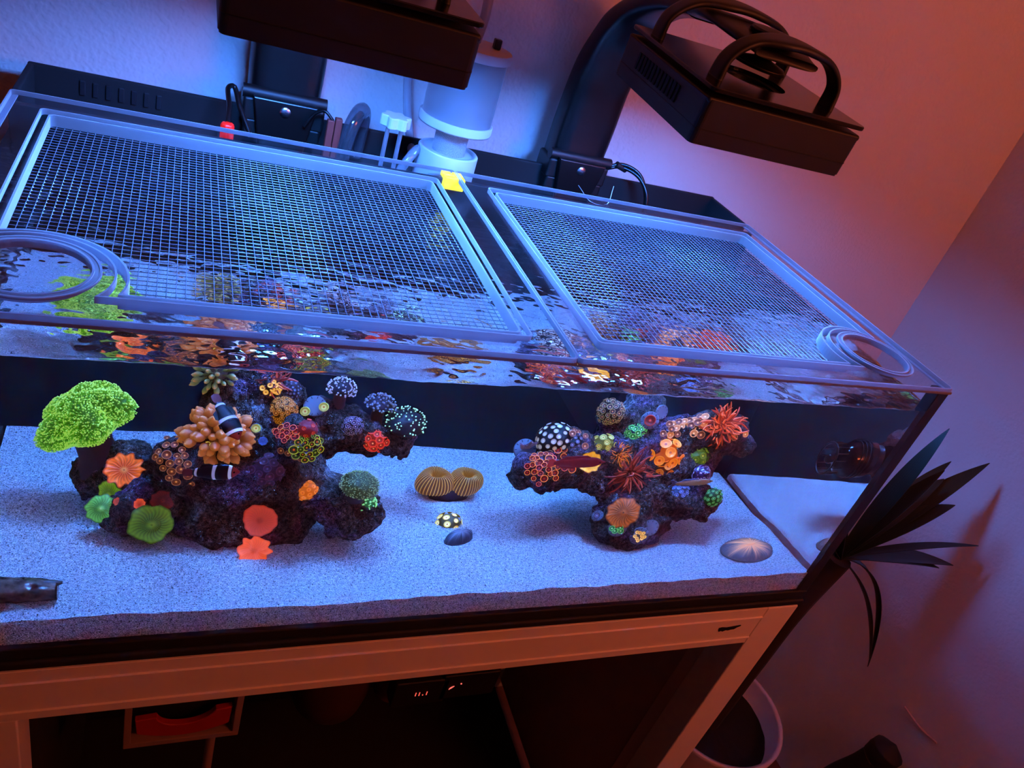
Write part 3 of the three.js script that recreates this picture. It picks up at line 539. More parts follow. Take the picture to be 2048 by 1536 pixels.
// frag plug: a pale ceramic disc with what grows on it
const PLUG = lathe([[0, -1.2], [0.32, -1.2], [0.4, -0.3], [0.95, -0.25], [1, -0.18], [1, 0.0], [0.94, 0.06], [0.2, 0.05], [0, 0.05]], 28), plugMat = std(new THREE.Color().setRGB(0.22, 0.21, 0.24), 0.7);
function plug(name, label, p, n, R, o = {}) {
  const s = seat(p, n, 0), t = orient(thing(name, label, 'frag plug', s, o.group), [0, 1, 2].map((i) => s[i] + n[i] * R * 0.3), n, 0, 1);
  const d = part(t, 'disc', PLUG, plugMat, 'pale round plug'); d.scale.setScalar(R);
  for (let i = 0; i < 10; i++) { const a = i / 10 * 2 * Math.PI, g = part(d, 'groove', box(0.72, 0.93, 0.045, 0.075, -0.03, 0.03), std('#262430', 0.8)); g.rotation.y = a; }
  const c = o.count ?? 1;
  for (let i = 0; i < c; i++) { const a = i * 2.4 + (o.turn ?? 0), q = c === 1 ? (o.off ?? 0) : 0.18 + 0.42 * Math.sqrt((i + 0.3) / c) + (o.off ?? 0), m = part(t, 'polyp', POLYP, fluo(o.tex ?? YELLOW, o.k ?? 1)); m.position.set(q * R * Math.cos(a), R * 0.2, q * R * Math.sin(a)); m.scale.setScalar(R * (o.size ?? 0.4)); }
  return t;
}
// small leather or star-polyp tuft: stalk, crown and fine polyps with bright tips
function tuft(name, label, category, p, n, R, o = {}) {
  const s = seat(p, n, R * 0.1), h = o.stalk ?? 1, t = orient(thing(name, label, category, s, o.group), s, n, 0, 1);
  if (h > 0) part(t, 'stalk', lathe([[0.62 * R, -0.3 * R], [0.5 * R, 0.3 * h * R], [0.48 * R, 0.7 * h * R], [0.62 * R, h * R]], 24), fluo(o.stalkColor ?? '#4a3038', 0.25));
  const cr = warp(new THREE.SphereGeometry(R, 32, 20), (v) => { v.multiplyScalar(1 + 0.08 * fbm(v.x / R * 2, v.y / R * 2, v.z / R * 2, 2)); v.y *= o.flat ?? 0.7; if (v.y < 0) v.y *= 0.4; v.y += h * R; if (o.droop) v.y -= o.droop * R * (v.x / R) ** 2; });
  part(t, 'crown', cr, fluo(o.color ?? '#3c3048', o.ck ?? 0.35));
  const count = o.count ?? 160, len = R * (o.len ?? 0.16), w = R * (o.w ?? 0.035);
  const g = new THREE.CylinderGeometry(w * 0.7, w * 0.8, len, 5), tip = new THREE.IcosahedronGeometry(w * (o.tipSize ?? 1.5), 0);
  const A = new THREE.InstancedMesh(g, fluo(o.polypColor ?? o.color ?? '#3c3048', o.ck ?? 0.35), count), B = new THREE.InstancedMesh(tip, fluo(o.tip ?? '#c8c8d8', o.tk ?? 1), count), m = new THREE.Matrix4(), q = new THREE.Quaternion();
  const fl = o.flat ?? 0.7;
  for (let i = 0; i < count; i++) {
    const d = V(...fib(count, o.cap ?? 1.05, i, 0.4)), w2 = 1 + 0.08 * fbm(d.x * 2, d.y * 2, d.z * 2, 2), y = d.y < 0 ? d.y * fl * 0.4 : d.y * fl, at = V(d.x * R * w2, y * R * w2 + h * R - (o.droop ?? 0) * R * d.x * d.x, d.z * R * w2), dir = V(d.x, d.y / fl + 0.1, d.z).normalize().add(V(rr(-0.25, 0.25), rr(-0.25, 0.25), rr(-0.25, 0.25))).normalize();
    q.setFromUnitVectors(UP, dir);
    A.setMatrixAt(i, m.compose(at.clone().addScaledVector(dir, len * 0.4), q, V(1, 1, 1)));
    B.setMatrixAt(i, m.compose(at.clone().addScaledVector(dir, len * 0.95), q, V(1, 1, 1).multiplyScalar(rr(0.7, 1.2))));
  }
  for (const [x, nm] of [[A, 'polyps'], [B, 'polyp_tips']]) { x.name = nm; x.userData.kind = 'stuff'; shade(x); t.add(x); }
  return t;
}
// plate coral lying on the sand
function plate(name, label, p, R, colors, o = {}) {
  const y = sandY(p[0], p[2]), t = orient(thing(name, label, 'plate coral', [p[0], y, p[2]]), [p[0], y + (o.up ?? 0.001), p[2]], o.n ?? UP, o.spin ?? 0, 1);
  const tex = pixels(256, 128, (u, v) => { const st = 0.5 + 0.5 * Math.cos(u * 2 * Math.PI * 46 + 3 * Math.sin(u * 40)), q = 1 - v, c = THREE.MathUtils.clamp((o.reach ?? 0.75) - q + 0.35 * wrapNoise(u, 0.2, 26, 2), 0, 1) * (0.55 + 0.45 * st); const A = new THREE.Color(colors[0]).getRGB({}, THREE.SRGBColorSpace), B = new THREE.Color(colors[1]).getRGB({}, THREE.SRGBColorSpace); return ['r', 'g', 'b'].map((k) => A[k] + (B[k] - A[k]) * Math.min(1, c * 2.2)); });
  const nr = 20, na = 184, pos = [], uv = [], idx = [];
  for (let i = 0; i <= nr; i++) for (let j = 0; j <= na; j++) { const q = i / nr, a = j / na * 2 * Math.PI, e = 0.34 * Math.sqrt(Math.max(0, 1 - q ** 2.4)) - 0.1 * Math.exp(-((q * Math.sin(a) / 0.05) ** 2 + (q * Math.cos(a) / 0.3) ** 2)) + 0.018 * Math.cos(a * 46) * q, k = q * R * (1 + 0.02 * Math.sin(a * 5)); pos.push(k * Math.cos(a), e * R * (o.high ?? 1), k * Math.sin(a) * (o.aspect ?? 0.82)); uv.push(j / na, 1 - q); }
  for (let i = 0; i < nr; i++) for (let j = 0; j < na; j++) { const a = i * (na + 1) + j, b = a + 1, c = a + na + 1, d = c + 1; idx.push(a, b, c, b, d, c); }
  const g = new THREE.BufferGeometry(); g.setAttribute('position', new THREE.Float32BufferAttribute(pos, 3)); g.setAttribute('uv', new THREE.Float32BufferAttribute(uv, 2)); g.setIndex(idx); g.computeVertexNormals();
  part(t, 'disc', g, fluo(tex, o.k ?? 1));
  part(t, 'rim', (() => { const r = new THREE.TorusGeometry(R * 0.985, R * 0.05, 8, 64); r.rotateX(Math.PI / 2); r.scale(1, 0.9, o.aspect ?? 0.82); return r; })(), fluo(colors[0], o.k ?? 1));
  return t;
}
// fish: one lofted body with painted bands, thin fins
function fish(name, label, pos, dir, up, L, o) {
  const t = thing(name, label, 'fish', pos);
  const X = V(...dir).normalize(), Y = V(...up), Z = X.clone().cross(Y).normalize(), Y2 = Z.clone().cross(X);
  t.quaternion.setFromRotationMatrix(new THREE.Matrix4().makeBasis(X, Y2, Z));
  const n = 36, m = 24, P = [], U = [], I = [];
  for (let i = 0; i <= n; i++) for (let j = 0; j <= m; j++) {
    const s = i / n, a = j / m * 2 * Math.PI, hh = L * o.h(s), ww = L * o.w(s);
    P.push(L * (0.5 - s), Math.cos(a) * hh + L * (o.arch ? o.arch(s) : 0), Math.sin(a) * ww); U.push(s, j / m);
  }
  for (let i = 0; i < n; i++) for (let j = 0; j < m; j++) { const a = i * (m + 1) + j, b = a + 1, c = a + m + 1, d = c + 1; I.push(a, b, c, b, d, c); }
  const g = new THREE.BufferGeometry(); g.setAttribute('position', new THREE.Float32BufferAttribute(P, 3)); g.setAttribute('uv', new THREE.Float32BufferAttribute(U, 2)); g.setIndex(I); g.computeVertexNormals();
  part(t, 'body', g, o.skin);
  for (const [nm, pts, mat, z = 0, ry = 0] of o.fins) {
    const s = new THREE.Shape(pts.map(([a, b]) => new THREE.Vector2(a * L, b * L))), e = new THREE.ExtrudeGeometry(s, { depth: L * 0.012, bevelEnabled: true, bevelSize: L * 0.004, bevelThickness: L * 0.004, bevelSegments: 1, curveSegments: 8 });
    e.translate(0, 0, -L * 0.006); const f = part(t, nm, e, mat); f.position.z = z * L; f.rotation.y = ry;
  }
  for (const z of [-1, 1]) { const e = part(t, 'eye', new THREE.SphereGeometry(L * o.eye, 14, 10), std('#050505', 0.15)); e.position.set(L * (0.5 - o.eyeAt), L * (o.eyeUp ?? 0.03), z * L * (o.w(o.eyeAt) - o.eye * 0.35)); }
  return t;
}
const BUBBLE = strip([[0, '#5a3016'], [0.4, '#7a421e'], [0.6, '#b86c30'], [0.85, '#dc8c44'], [1, '#b06028']]), BUBBLE2 = strip([[0, '#3c3c1c'], [0.45, '#5c6838'], [0.6, '#8a8848'], [0.78, '#d89c58'], [1, '#c08448']]),
  ROSE = strip([[0, '#451410'], [0.5, '#8a3028'], [0.8, '#b04c42'], [1, '#e87860']]), FLAME = strip([[0, '#6a1c0a'], [0.5, '#b83c18'], [0.85, '#ec6838'], [1, '#ff9c78']]), HAIR = strip([[0, '#a04808'], [1, '#ff9828']]),
  LILACDULL = strip(P_STOPS('#2c1428', '#5a3454', '#40203c', '#6a4464')), SUNPALE = strip(P_STOPS('#8a4418', '#f0a060', '#c87838', '#ffd090')), REDDARK = strip(P_STOPS('#501408', '#b83c20', '#701c10', '#d05030')), BLUECO = strip(P_STOPS('#242c48', '#8098d8', '#5068a0', '#a8c0f0'));
function toadstool(cap, foot) {
  const t = thing('toadstool_coral', 'large bright green toadstool leather coral leaning on a dark stalk at the left', 'leather coral', foot);
  const c = V(cap[0] - foot[0], cap[1] - foot[1], cap[2] - foot[2]);
  part(t, 'stalk', taper([[0.002, -0.018, 0], [0.001, 0.006, 0], [c.x * 0.35, c.y * 0.5, c.z * 0.5], [c.x * 0.8, c.y * 0.9, c.z * 0.9]], [0.021, 0.0165, 0.0155, 0.02], 20, 24), fluo('#3c2c38', 0.2), 'dark smooth stalk');
  const tilt = 0.42, L = 0.036, f = (d) => {                                  // unit direction -> point of the folded cap
    const fa = Math.atan2(d.z, d.x), w = 1 + 0.1 * fbm(d.x * 2.2, d.y * 2.2, d.z * 2.2, 2) + 0.07 * Math.sin(d.x * 5 + 1) * d.y + 0.13 * Math.hypot(d.x, d.z) * Math.sin(fa * 5 + 0.9);
    const v = V(d.x * L * 1.06 * w, d.y * 0.021 * w, d.z * 0.028 * w);
    v.y -= 0.010 * Math.max(0, -d.x) ** 2 + 0.006 * Math.max(0, d.z) ** 2 - 0.003 * d.x; if (d.y < -0.2) v.multiplyScalar(0.92);
    return v.applyAxisAngle(V(0, 0, 1), tilt).applyAxisAngle(V(1, 0, 0), 0.25).add(c);
  };
  const g = warp(new THREE.SphereGeometry(1, 64, 40), (v) => v.copy(f(v.clone().normalize())));
  part(t, 'cap', g, fluo('#3f7818', 0.55), 'green folded cap');
  const n = 4200, stem = new THREE.CylinderGeometry(0.0004, 0.0005, 0.0032, 5), tip = new THREE.IcosahedronGeometry(0.00072, 0);
  const A = new THREE.InstancedMesh(stem, fluo('#5aa022', 0.75), n), B = new THREE.InstancedMesh(tip, fluo('#a6dc5c', 0.9), n), m = new THREE.Matrix4(), q = new THREE.Quaternion();
  seed(77);
  for (let i = 0; i < n; i++) {
    const d = V(...fib(n, 1.55, i, 0.3)), e = 0.02, p = f(d), p1 = f(d.clone().add(V(e, 0, e * 0.3)).normalize()), p2 = f(d.clone().add(V(-e * 0.3, e * 0.2, e)).normalize());
    const nn = p1.sub(p).cross(p2.sub(p)).normalize(); if (nn.dot(p.clone().sub(c)) < 0) nn.negate();
    nn.add(V(rr(-0.3, 0.3), rr(-0.3, 0.3), rr(-0.3, 0.3))).normalize(); q.setFromUnitVectors(UP, nn);
    A.setMatrixAt(i, m.compose(p.clone().addScaledVector(nn, 0.0012), q, V(1, 1, 1)));
    B.setMatrixAt(i, m.compose(p.clone().addScaledVector(nn, 0.0031), q, V(1, 1, 1).multiplyScalar(rr(0.6, 1.1))));
  }
  for (const [x, nm] of [[A, 'polyps'], [B, 'polyp_tips']]) { x.name = nm; x.userData.kind = 'stuff'; shade(x); t.add(x); }
}
function brain(p) {
  const y = sandY(p[0], p[2]), t = thing('brain_coral', 'brown two-lobed open brain coral with pale ribs on a dark foot', 'brain coral', [p[0], y, p[2]]);
  part(t, 'foot', warp(new THREE.SphereGeometry(1, 28, 18), (v) => { v.multiplyScalar(1 + 0.12 * fbm(v.x * 2, v.y * 2, v.z * 2, 3)); v.x *= 0.026; v.z *= 0.02; v.y = v.y * 0.014 + 0.006; }), fluo('#2c2028', 0.2), 'dark rocky foot');
  const tex = pixels(512, 64, (u, v) => { const s = Math.max(0, Math.cos(u * 2 * Math.PI * 34)) ** 3, a = [0.38, 0.24, 0.13], b = [1, 0.78, 0.3]; return a.map((k, i) => k + (b[i] - k) * s * 0.9); });
  const lobe = (cx, cz, rx, rz, turn) => {                                      // a fleshy ring, deep mouth in its middle, ribs across
    const na = 204, nb = 26, pos = [], uv = [], idx = [];
    for (let i = 0; i <= na; i++) for (let j = 0; j <= nb; j++) {
      const a = i / na * 2 * Math.PI, b = j / nb * 2 * Math.PI, ridge = 1 + 0.05 * Math.cos(a * 34), ro = 0.36, R = 1 - ro;
      const rad = R + ro * Math.cos(b) * ridge, k = 1 + 0.06 * Math.sin(a * 3 + turn);
      pos.push(cx + rx * rad * k * Math.cos(a), 0.024 + 0.0115 * Math.sin(b) * ridge - 0.004 * Math.cos(b), cz + rz * rad * k * Math.sin(a)); uv.push(i / na, j / nb);
    }
    for (let i = 0; i < na; i++) for (let j = 0; j < nb; j++) { const a = i * (nb + 1) + j, b = a + 1, c = a + nb + 1, d = c + 1; idx.push(a, b, c, b, d, c); }
    const g = new THREE.BufferGeometry(); g.setAttribute('position', new THREE.Float32BufferAttribute(pos, 3)); g.setAttribute('uv', new THREE.Float32BufferAttribute(uv, 2)); g.setIndex(idx); g.computeVertexNormals(); return g;
  };
  t.rotation.x = 0.22; const m = fluo(tex, 0.75);
  part(t, 'lobe', lobe(-0.0185, 0.001, 0.0225, 0.019, 0), m, 'left ribbed lobe'); part(t, 'lobe', lobe(0.019, -0.001, 0.0205, 0.0185, 2), m, 'right ribbed lobe');
  for (const x of [-0.0165, 0.0185]) part(t, 'mouth', new THREE.SphereGeometry(0.009, 16, 12).scale(1, 0.4, 0.9).translate(x, 0.0185, 0), std('#0c0a10', 0.6));
}
function conch(p) {
  const y = sandY(p[0], p[2]), t = thing('conch', 'brown worn conch shell lying on the sand against the front glass, lower left', 'shell', [p[0], y, p[2] - 0.014]);
  const skin = pixels(256, 256, (u, v) => { const k = 0.5 + 0.4 * wrapNoise(u, v, 9, 4); return [0.4 * k + 0.2, 0.33 * k + 0.15, 0.27 * k + 0.12]; });
  const g = taper([[-0.06, 0.012, -0.004], [-0.03, 0.0125, -0.002], [0.0, 0.0115, 0], [0.016, 0.011, 0.001], [0.0255, 0.0105, 0.0015], [0.0262, 0.0105, 0.0015]], [0.004, 0.0105, 0.0132, 0.0138, 0.0132, 0.0122, 0.0105], 44, 28, 0.9);
  warp(g, (v) => { const k = 1 + 0.1 * fbm(v.x * 90, v.y * 90, v.z * 90, 3); v.y = 0.0105 + (v.y - 0.0105) * k; v.z *= k; });
  part(t, 'shell', g, std('#ffffff', 0.22, { map: skin, bumpMap: skin, bumpScale: 0.001 }));
  part(t, 'siphon', taper([[0.012, 0.0165, 0.001], [0.0235, 0.0178, 0.001], [0.0295, 0.0192, 0.001]], [0.0055, 0.0045, 0.0016], 10, 12), std('#4a3a30', 0.4));
}
function fingers(p, n, R) {
  const s = seat(p, n, 0), t = orient(thing('finger_coral', 'lilac-grey finger coral standing on the frag plug', 'coral', s), [0, 1, 2].map((i) => s[i] + n[i] * R * 0.35), n, 0, 1);
  for (const [a, l, x] of [[-0.5, 1.0, -0.25], [0.12, 1.5, 0.1], [0.5, 1.4, 0.25], [-0.1, 0.8, 0], [0.25, 0.9, 0.3]]) part(t, 'branch', taper([[x * R, -0.2 * R, 0], [(x + a * 0.4) * R, l * 0.5 * R, 0.1 * R], [(x + a) * R, l * R, 0.15 * R]], [0.2 * R, 0.15 * R, 0.16 * R, 0.09 * R], 14, 10), fluo('#7c6a84', 0.3));
}
function snail(p, n, R) {
  const s = seat(p, n, 0), t = orient(thing('turbo_snail', 'purple spotted top snail on the ledge above the tan fish', 'snail', s), [0, 1, 2].map((i) => s[i] + n[i] * R * 0.7), n, 0, 1);
  const tex = pixels(256, 128, (u, v) => { const k = wrapNoise(u * 1, v, 16, 1, 3) > 0.42 ? 1 : 0, w = 0.7 + 0.3 * wrapNoise(u, v, 6, 2); return k ? [0.9, 0.75, 0.9] : [0.32 * w, 0.17 * w, 0.4 * w]; });
  const prof = []; for (let i = 0; i <= 40; i++) { const q = i / 40; prof.push([R * (1 - q) * (1 + 0.07 * Math.abs(Math.sin(q * Math.PI * 4))) , R * 1.15 * q]); }
  const g = lathe([[0, 0], ...prof], 36); g.rotateZ(-0.25);
  part(t, 'shell', g, fluo(tex, 0.3, { roughness: 0.3 }));
  part(t, 'foot', new THREE.SphereGeometry(R * 0.7, 18, 10).scale(1, 0.2, 0.9), fluo('#302030', 0.2));
}
const sm = THREE.MathUtils.smoothstep, bodyOf = (peak, snout, tail) => (s) => peak * Math.pow(Math.sin(Math.PI * Math.min(1, Math.pow(s, 0.75) * 0.93 + 0.035)), 0.85) * (1 - snout * (1 - sm(s, 0, 0.2))) + tail * sm(s, 0.7, 0.95) * 0.6;
function clownfish(label, pos, dir, up, L) {
  const col = pixels(256, 64, (u, v) => {
    const w = u + 0.012 * Math.cos(v * 4 * Math.PI), band = (a, b, e = 0.006) => sm(w, a - e, a + e) * (1 - sm(w, b - e, b + e)); let c = [0.02, 0.015, 0.02];
    const lay = (k, q) => { c = c.map((x, i) => x + (q[i] - x) * k); };
    lay(1 - sm(w, 0.155, 0.165), [0.5, 0.12, 0.05]); lay(band(0.63, 0.86) * sm(Math.abs(Math.cos(v * 2 * Math.PI)), 1, 0.72), [0.46, 0.11, 0.06]);
    lay(band(0.175, 0.25), [0.86, 0.9, 0.96]); lay(band(0.49 + 0.03 * Math.abs(Math.sin(v * 2 * Math.PI)), 0.59), [0.74, 0.74, 0.84]); lay(band(0.9, 0.955), [0.72, 0.72, 0.82]);
    return c;
  });
  const skin = std('#ffffff', 0.35, { map: col, emissive: new THREE.Color('#ffffff'), emissiveMap: col, emissiveIntensity: 0.28 / EXPOSURE }), dark = std('#0a080a', 0.5), red = fluo('#5a1408', 0.4);  // skin also emits its own map, an added glow that brightens the bands
  return fish('clownfish', label, pos, dir, up, L, {
    h: bodyOf(0.235, 0.35, 0.07), w: bodyOf(0.1, 0.3, 0.015), skin, eye: 0.026, eyeAt: 0.13,
    fins: [['tail_fin', [[-0.46, 0.065], [-0.56, 0.11], [-0.68, 0.1], [-0.715, 0], [-0.68, -0.1], [-0.56, -0.11], [-0.46, -0.065]], red], ['dorsal_fin', [[0.2, 0.16], [0.15, 0.235], [0.02, 0.25], [-0.06, 0.21], [-0.16, 0.26], [-0.3, 0.24], [-0.36, 0.12], [-0.2, 0.1], [0.1, 0.12]], dark], ['anal_fin', [[-0.05, -0.16], [-0.12, -0.26], [-0.26, -0.25], [-0.34, -0.12], [-0.2, -0.1]], dark],
      ['pelvic_fin', [[0.16, -0.16], [0.12, -0.28], [0.02, -0.26], [0.06, -0.15]], dark], ['pectoral_fin', [[0.2, 0.02], [0.1, 0.09], [0.0, 0.06], [0.0, -0.05], [0.1, -0.08], [0.2, -0.03]], dark, 0.1, 0.35], ['pectoral_fin', [[0.2, 0.02], [0.1, 0.09], [0.0, 0.06], [0.0, -0.05], [0.1, -0.08], [0.2, -0.03]], dark, -0.1, -0.35]],
  });
}
function wrasse(label, pos, dir, L) {
  const red = fluo('#6a1018', 0.55), fin = fluo('#a02418', 0.5);
  return fish('wrasse', label, pos, dir, [0, 1, 0.1], L, { h: bodyOf(0.115, 0.5, 0.03), w: bodyOf(0.06, 0.4, 0.01), skin: red, eye: 0.014, eyeAt: 0.12, eyeUp: 0.015,
    fins: [['tail_fin', [[-0.46, 0.04], [-0.55, 0.1], [-0.6, 0.08], [-0.6, -0.08], [-0.55, -0.1], [-0.46, -0.04]], fin], ['dorsal_fin', [[0.25, 0.08], [0.1, 0.15], [-0.3, 0.14], [-0.42, 0.05], [-0.1, 0.06]], red], ['anal_fin', [[0.0, -0.09], [-0.1, -0.14], [-0.32, -0.12], [-0.42, -0.04], [-0.1, -0.05]], red], ['pectoral_fin', [[0.2, 0.02], [0.08, 0.05], [0.06, -0.04], [0.2, -0.03]], fin, 0.06, 0.3]] });
}
function goby(label, pos, dir, L) {
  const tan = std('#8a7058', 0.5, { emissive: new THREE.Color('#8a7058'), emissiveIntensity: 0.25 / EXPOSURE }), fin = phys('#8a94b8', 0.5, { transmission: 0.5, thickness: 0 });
  return fish('goby', label, pos, dir, [0, 1, 0.1], L, { h: bodyOf(0.1, 0.3, 0.035), w: bodyOf(0.07, 0.3, 0.015), skin: tan, eye: 0.016, eyeAt: 0.09, eyeUp: 0.025,
    fins: [['tail_fin', [[-0.46, 0.045], [-0.6, 0.13], [-0.66, 0.13], [-0.58, 0.0], [-0.66, -0.1], [-0.6, -0.11], [-0.46, -0.04]], fin], ['dorsal_fin', [[0.15, 0.08], [0.05, 0.13], [-0.3, 0.11], [-0.4, 0.05], [-0.1, 0.06]], fin], ['anal_fin', [[0.0, -0.08], [-0.1, -0.12], [-0.32, -0.1], [-0.4, -0.04], [-0.1, -0.05]], fin]] });
}
{ // wave pump on the right pane
  const t = thing('wave_pump', 'glossy black wave pump held on the right pane near the front corner', 'pump', [0.4435, 0.222, -0.045]), m = std('#040507', 0.08), r = M.black;
  part(t, 'magnet', new THREE.CylinderGeometry(0.02, 0.02, 0.012, 28).rotateZ(Math.PI / 2).translate(-0.007, 0, 0), r);
  part(t, 'dome', lathe([[0.0, 0.036], [0.012, 0.034], [0.02, 0.028], [0.0245, 0.018], [0.0255, 0.0], [0.024, -0.012], [0.0, -0.012]].reverse(), 36).rotateZ(Math.PI / 2).translate(-0.025, 0, 0), m, 'glossy black dome');
  for (let k = 0; k < 3; k++) part(t, 'dome_rib', new THREE.TorusGeometry(0.0256, 0.0006, 6, 36).rotateY(Math.PI / 2).translate(-0.028 - k * 0.006, 0, 0), r);
  const cage = []; for (let k = 0; k < 14; k++) { const a = k / 14 * 2 * Math.PI; cage.push(new THREE.CylinderGeometry(0.0009, 0.0009, 0.016, 6).rotateZ(Math.PI / 2).translate(-0.066, 0.021 * Math.cos(a), 0.021 * Math.sin(a))); }
  part(t, 'guard', merge([...cage, new THREE.TorusGeometry(0.021, 0.0012, 8, 32).rotateY(Math.PI / 2).translate(-0.0745, 0, 0)]), r);
  part(t, 'hub', new THREE.SphereGeometry(0.007, 16, 12).translate(-0.07, 0, 0), m);
}
// ---------------------------------------------------------------- rocks, corals, fish (metres, found from the photograph)
rock('reef_rock', 'large left reef rock with a pillar up to the water surface, covered in corals', [[-0.2259, 0.0476, -0.165, 0.0355, 0.0355, 0.0355], [-0.2562, 0.0578, -0.17, 0.0313, 0.0313, 0.0313], [-0.1917, 0.0601, -0.17, 0.034, 0.034, 0.034], [-0.2436, 0.0948, -0.175, 0.0419, 0.0419, 0.0419], [-0.1995, 0.1076, -0.175, 0.0409, 0.0409, 0.0409], [-0.2827, 0.1323, -0.16, 0.0246, 0.0246, 0.0246], [-0.2558, 0.1388, -0.185, 0.0274, 0.0274, 0.0274], [-0.2169, 0.1461, -0.19, 0.0322, 0.0322, 0.0322], [-0.1862, 0.168, -0.145, 0.0228, 0.0228, 0.0228], [-0.2541, 0.1727, -0.2, 0.0182, 0.0182, 0.0182], [-0.2214, 0.1751, -0.21, 0.0227, 0.0227, 0.0227], [-0.2239, 0.1999, -0.215, 0.0164, 0.0164, 0.0164], [-0.2561, 0.197, -0.205, 0.0122, 0.0122, 0.0122], [-0.2022, 0.1817, -0.205, 0.0199, 0.0199, 0.0199], [-0.2092, 0.2003, -0.2, 0.0107, 0.0107, 0.0107], [-0.1631, 0.1581, -0.22, 0.019, 0.019, 0.019], [-0.1337, 0.1464, -0.225, 0.024, 0.024, 0.024], [-0.1046, 0.1372, -0.22, 0.0213, 0.0213, 0.0213], [-0.0778, 0.1403, -0.21, 0.0204, 0.0204, 0.0204], [-0.1468, 0.1312, -0.22, 0.0186, 0.0186, 0.0186], [-0.1866, 0.1877, -0.212, 0.0101, 0.0101, 0.0101], [-0.1725, 0.1141, -0.17, 0.0213, 0.0213, 0.0213], [-0.1751, 0.0434, -0.17, 0.0197, 0.0197, 0.0197]], 110, 0.0075);
rock('reef_rock', 'dark rough rock ledge at the right foot of the large left reef rock', [[-0.15, 0.0961, -0.148, 0.0229, 0.0229, 0.0229], [-0.1322, 0.0903, -0.145, 0.0266, 0.0266, 0.0266], [-0.1151, 0.0795, -0.138, 0.0192, 0.0192, 0.0192], [-0.1298, 0.0702, -0.135, 0.018, 0.018, 0.018], [-0.158, 0.1031, -0.152, 0.0183, 0.0183, 0.0183], [-0.1108, 0.0906, -0.136, 0.0112, 0.0112, 0.0112]], 64, 0.008);
rock('reef_rock', 'dark rock carrying the green toadstool leather coral', [[-0.354, 0.0796, -0.225, 0.0173, 0.0173, 0.0173], [-0.3321, 0.1, -0.215, 0.0201, 0.0201, 0.0201], [-0.3159, 0.1038, -0.222, 0.0127, 0.0127, 0.0127], [-0.348, 0.0749, -0.215, 0.0164, 0.0164, 0.0164], [-0.3292, 0.0855, -0.205, 0.0174, 0.0174, 0.0174], [-0.3089, 0.0974, -0.21, 0.0137, 0.0137, 0.0137], [-0.3612, 0.0836, -0.228, 0.0124, 0.0124, 0.0124]], 64, 0.0075);
rock('reef_rock', 'low bluish rock with green mushroom corals left of the large reef rock', [[-0.3226, 0.0832, -0.165, 0.0173, 0.0173, 0.0173], [-0.3064, 0.0724, -0.158, 0.0176, 0.0176, 0.0176], [-0.3317, 0.0687, -0.16, 0.0154, 0.0154, 0.0154], [-0.2924, 0.081, -0.168, 0.0178, 0.0178, 0.0178], [-0.3137, 0.0906, -0.172, 0.0125, 0.0125, 0.0125], [-0.3182, 0.0644, -0.152, 0.0117, 0.0117, 0.0117]], 64, 0.0075);
rock('reef_rock', 'right reef rock with side arms and an upper ledge, covered in corals', [[0.2091, 0.0559, -0.15, 0.0369, 0.0369, 0.0369], [0.2369, 0.0597, -0.155, 0.0287, 0.0287, 0.0287], [0.182, 0.0688, -0.152, 0.0263, 0.0263, 0.0263], [0.207, 0.0912, -0.175, 0.0403, 0.0403, 0.0403], [0.2355, 0.11, -0.185, 0.0334, 0.0334, 0.0334], [0.1868, 0.1284, -0.195, 0.0336, 0.0336, 0.0336], [0.1567, 0.142, -0.2, 0.0275, 0.0275, 0.0275], [0.15, 0.1135, -0.185, 0.0239, 0.0239, 0.0239], [0.1092, 0.1315, -0.175, 0.0255, 0.0255, 0.0255], [0.0813, 0.1287, -0.165, 0.0251, 0.0251, 0.0251], [0.0564, 0.1237, -0.172, 0.0161, 0.0161, 0.0161], [0.0972, 0.1513, -0.195, 0.0238, 0.0238, 0.0238], [0.1167, 0.1483, -0.19, 0.0216, 0.0216, 0.0216], [0.2137, 0.1526, -0.215, 0.0296, 0.0296, 0.0296], [0.1894, 0.1742, -0.225, 0.0223, 0.0223, 0.0223], [0.1612, 0.1768, -0.222, 0.0154, 0.0154, 0.0154], [0.1567, 0.1905, -0.224, 0.0108, 0.0108, 0.0108], [0.0544, 0.1405, -0.17, 0.0098, 0.0098, 0.0098], [0.2062, 0.192, -0.235, 0.0223, 0.0223, 0.0223], [0.2384, 0.163, -0.22, 0.023, 0.023, 0.023], [0.2659, 0.1718, -0.21, 0.0245, 0.0245, 0.0245], [0.2951, 0.1811, -0.205, 0.0274, 0.0274, 0.0274], [0.3206, 0.1813, -0.2, 0.0208, 0.0208, 0.0208], [0.3449, 0.1627, -0.2, 0.0128, 0.0128, 0.0128], [0.3038, 0.146, -0.212, 0.0241, 0.0241, 0.0241], [0.2602, 0.1289, -0.195, 0.0321, 0.0321, 0.0321], [0.2878, 0.1281, -0.185, 0.0212, 0.0212, 0.0212], [0.2463, 0.0863, -0.165, 0.0213, 0.0213, 0.0213]], 110, 0.0075);
rock('reef_rock', 'crumpled dark rock ledge at the right of the right reef rock below the tan fish', [[0.2829, 0.1031, -0.158, 0.0243, 0.0243, 0.0243], [0.2608, 0.0963, -0.162, 0.0255, 0.0255, 0.0255], [0.3035, 0.1014, -0.152, 0.0173, 0.0173, 0.0173], [0.2778, 0.0887, -0.155, 0.0172, 0.0172, 0.0172], [0.2984, 0.0878, -0.15, 0.016, 0.016, 0.016]], 56, 0.009);
toadstool([-0.3635, 0.1503, -0.2150], [-0.3524, 0.0957, -0.2220]);
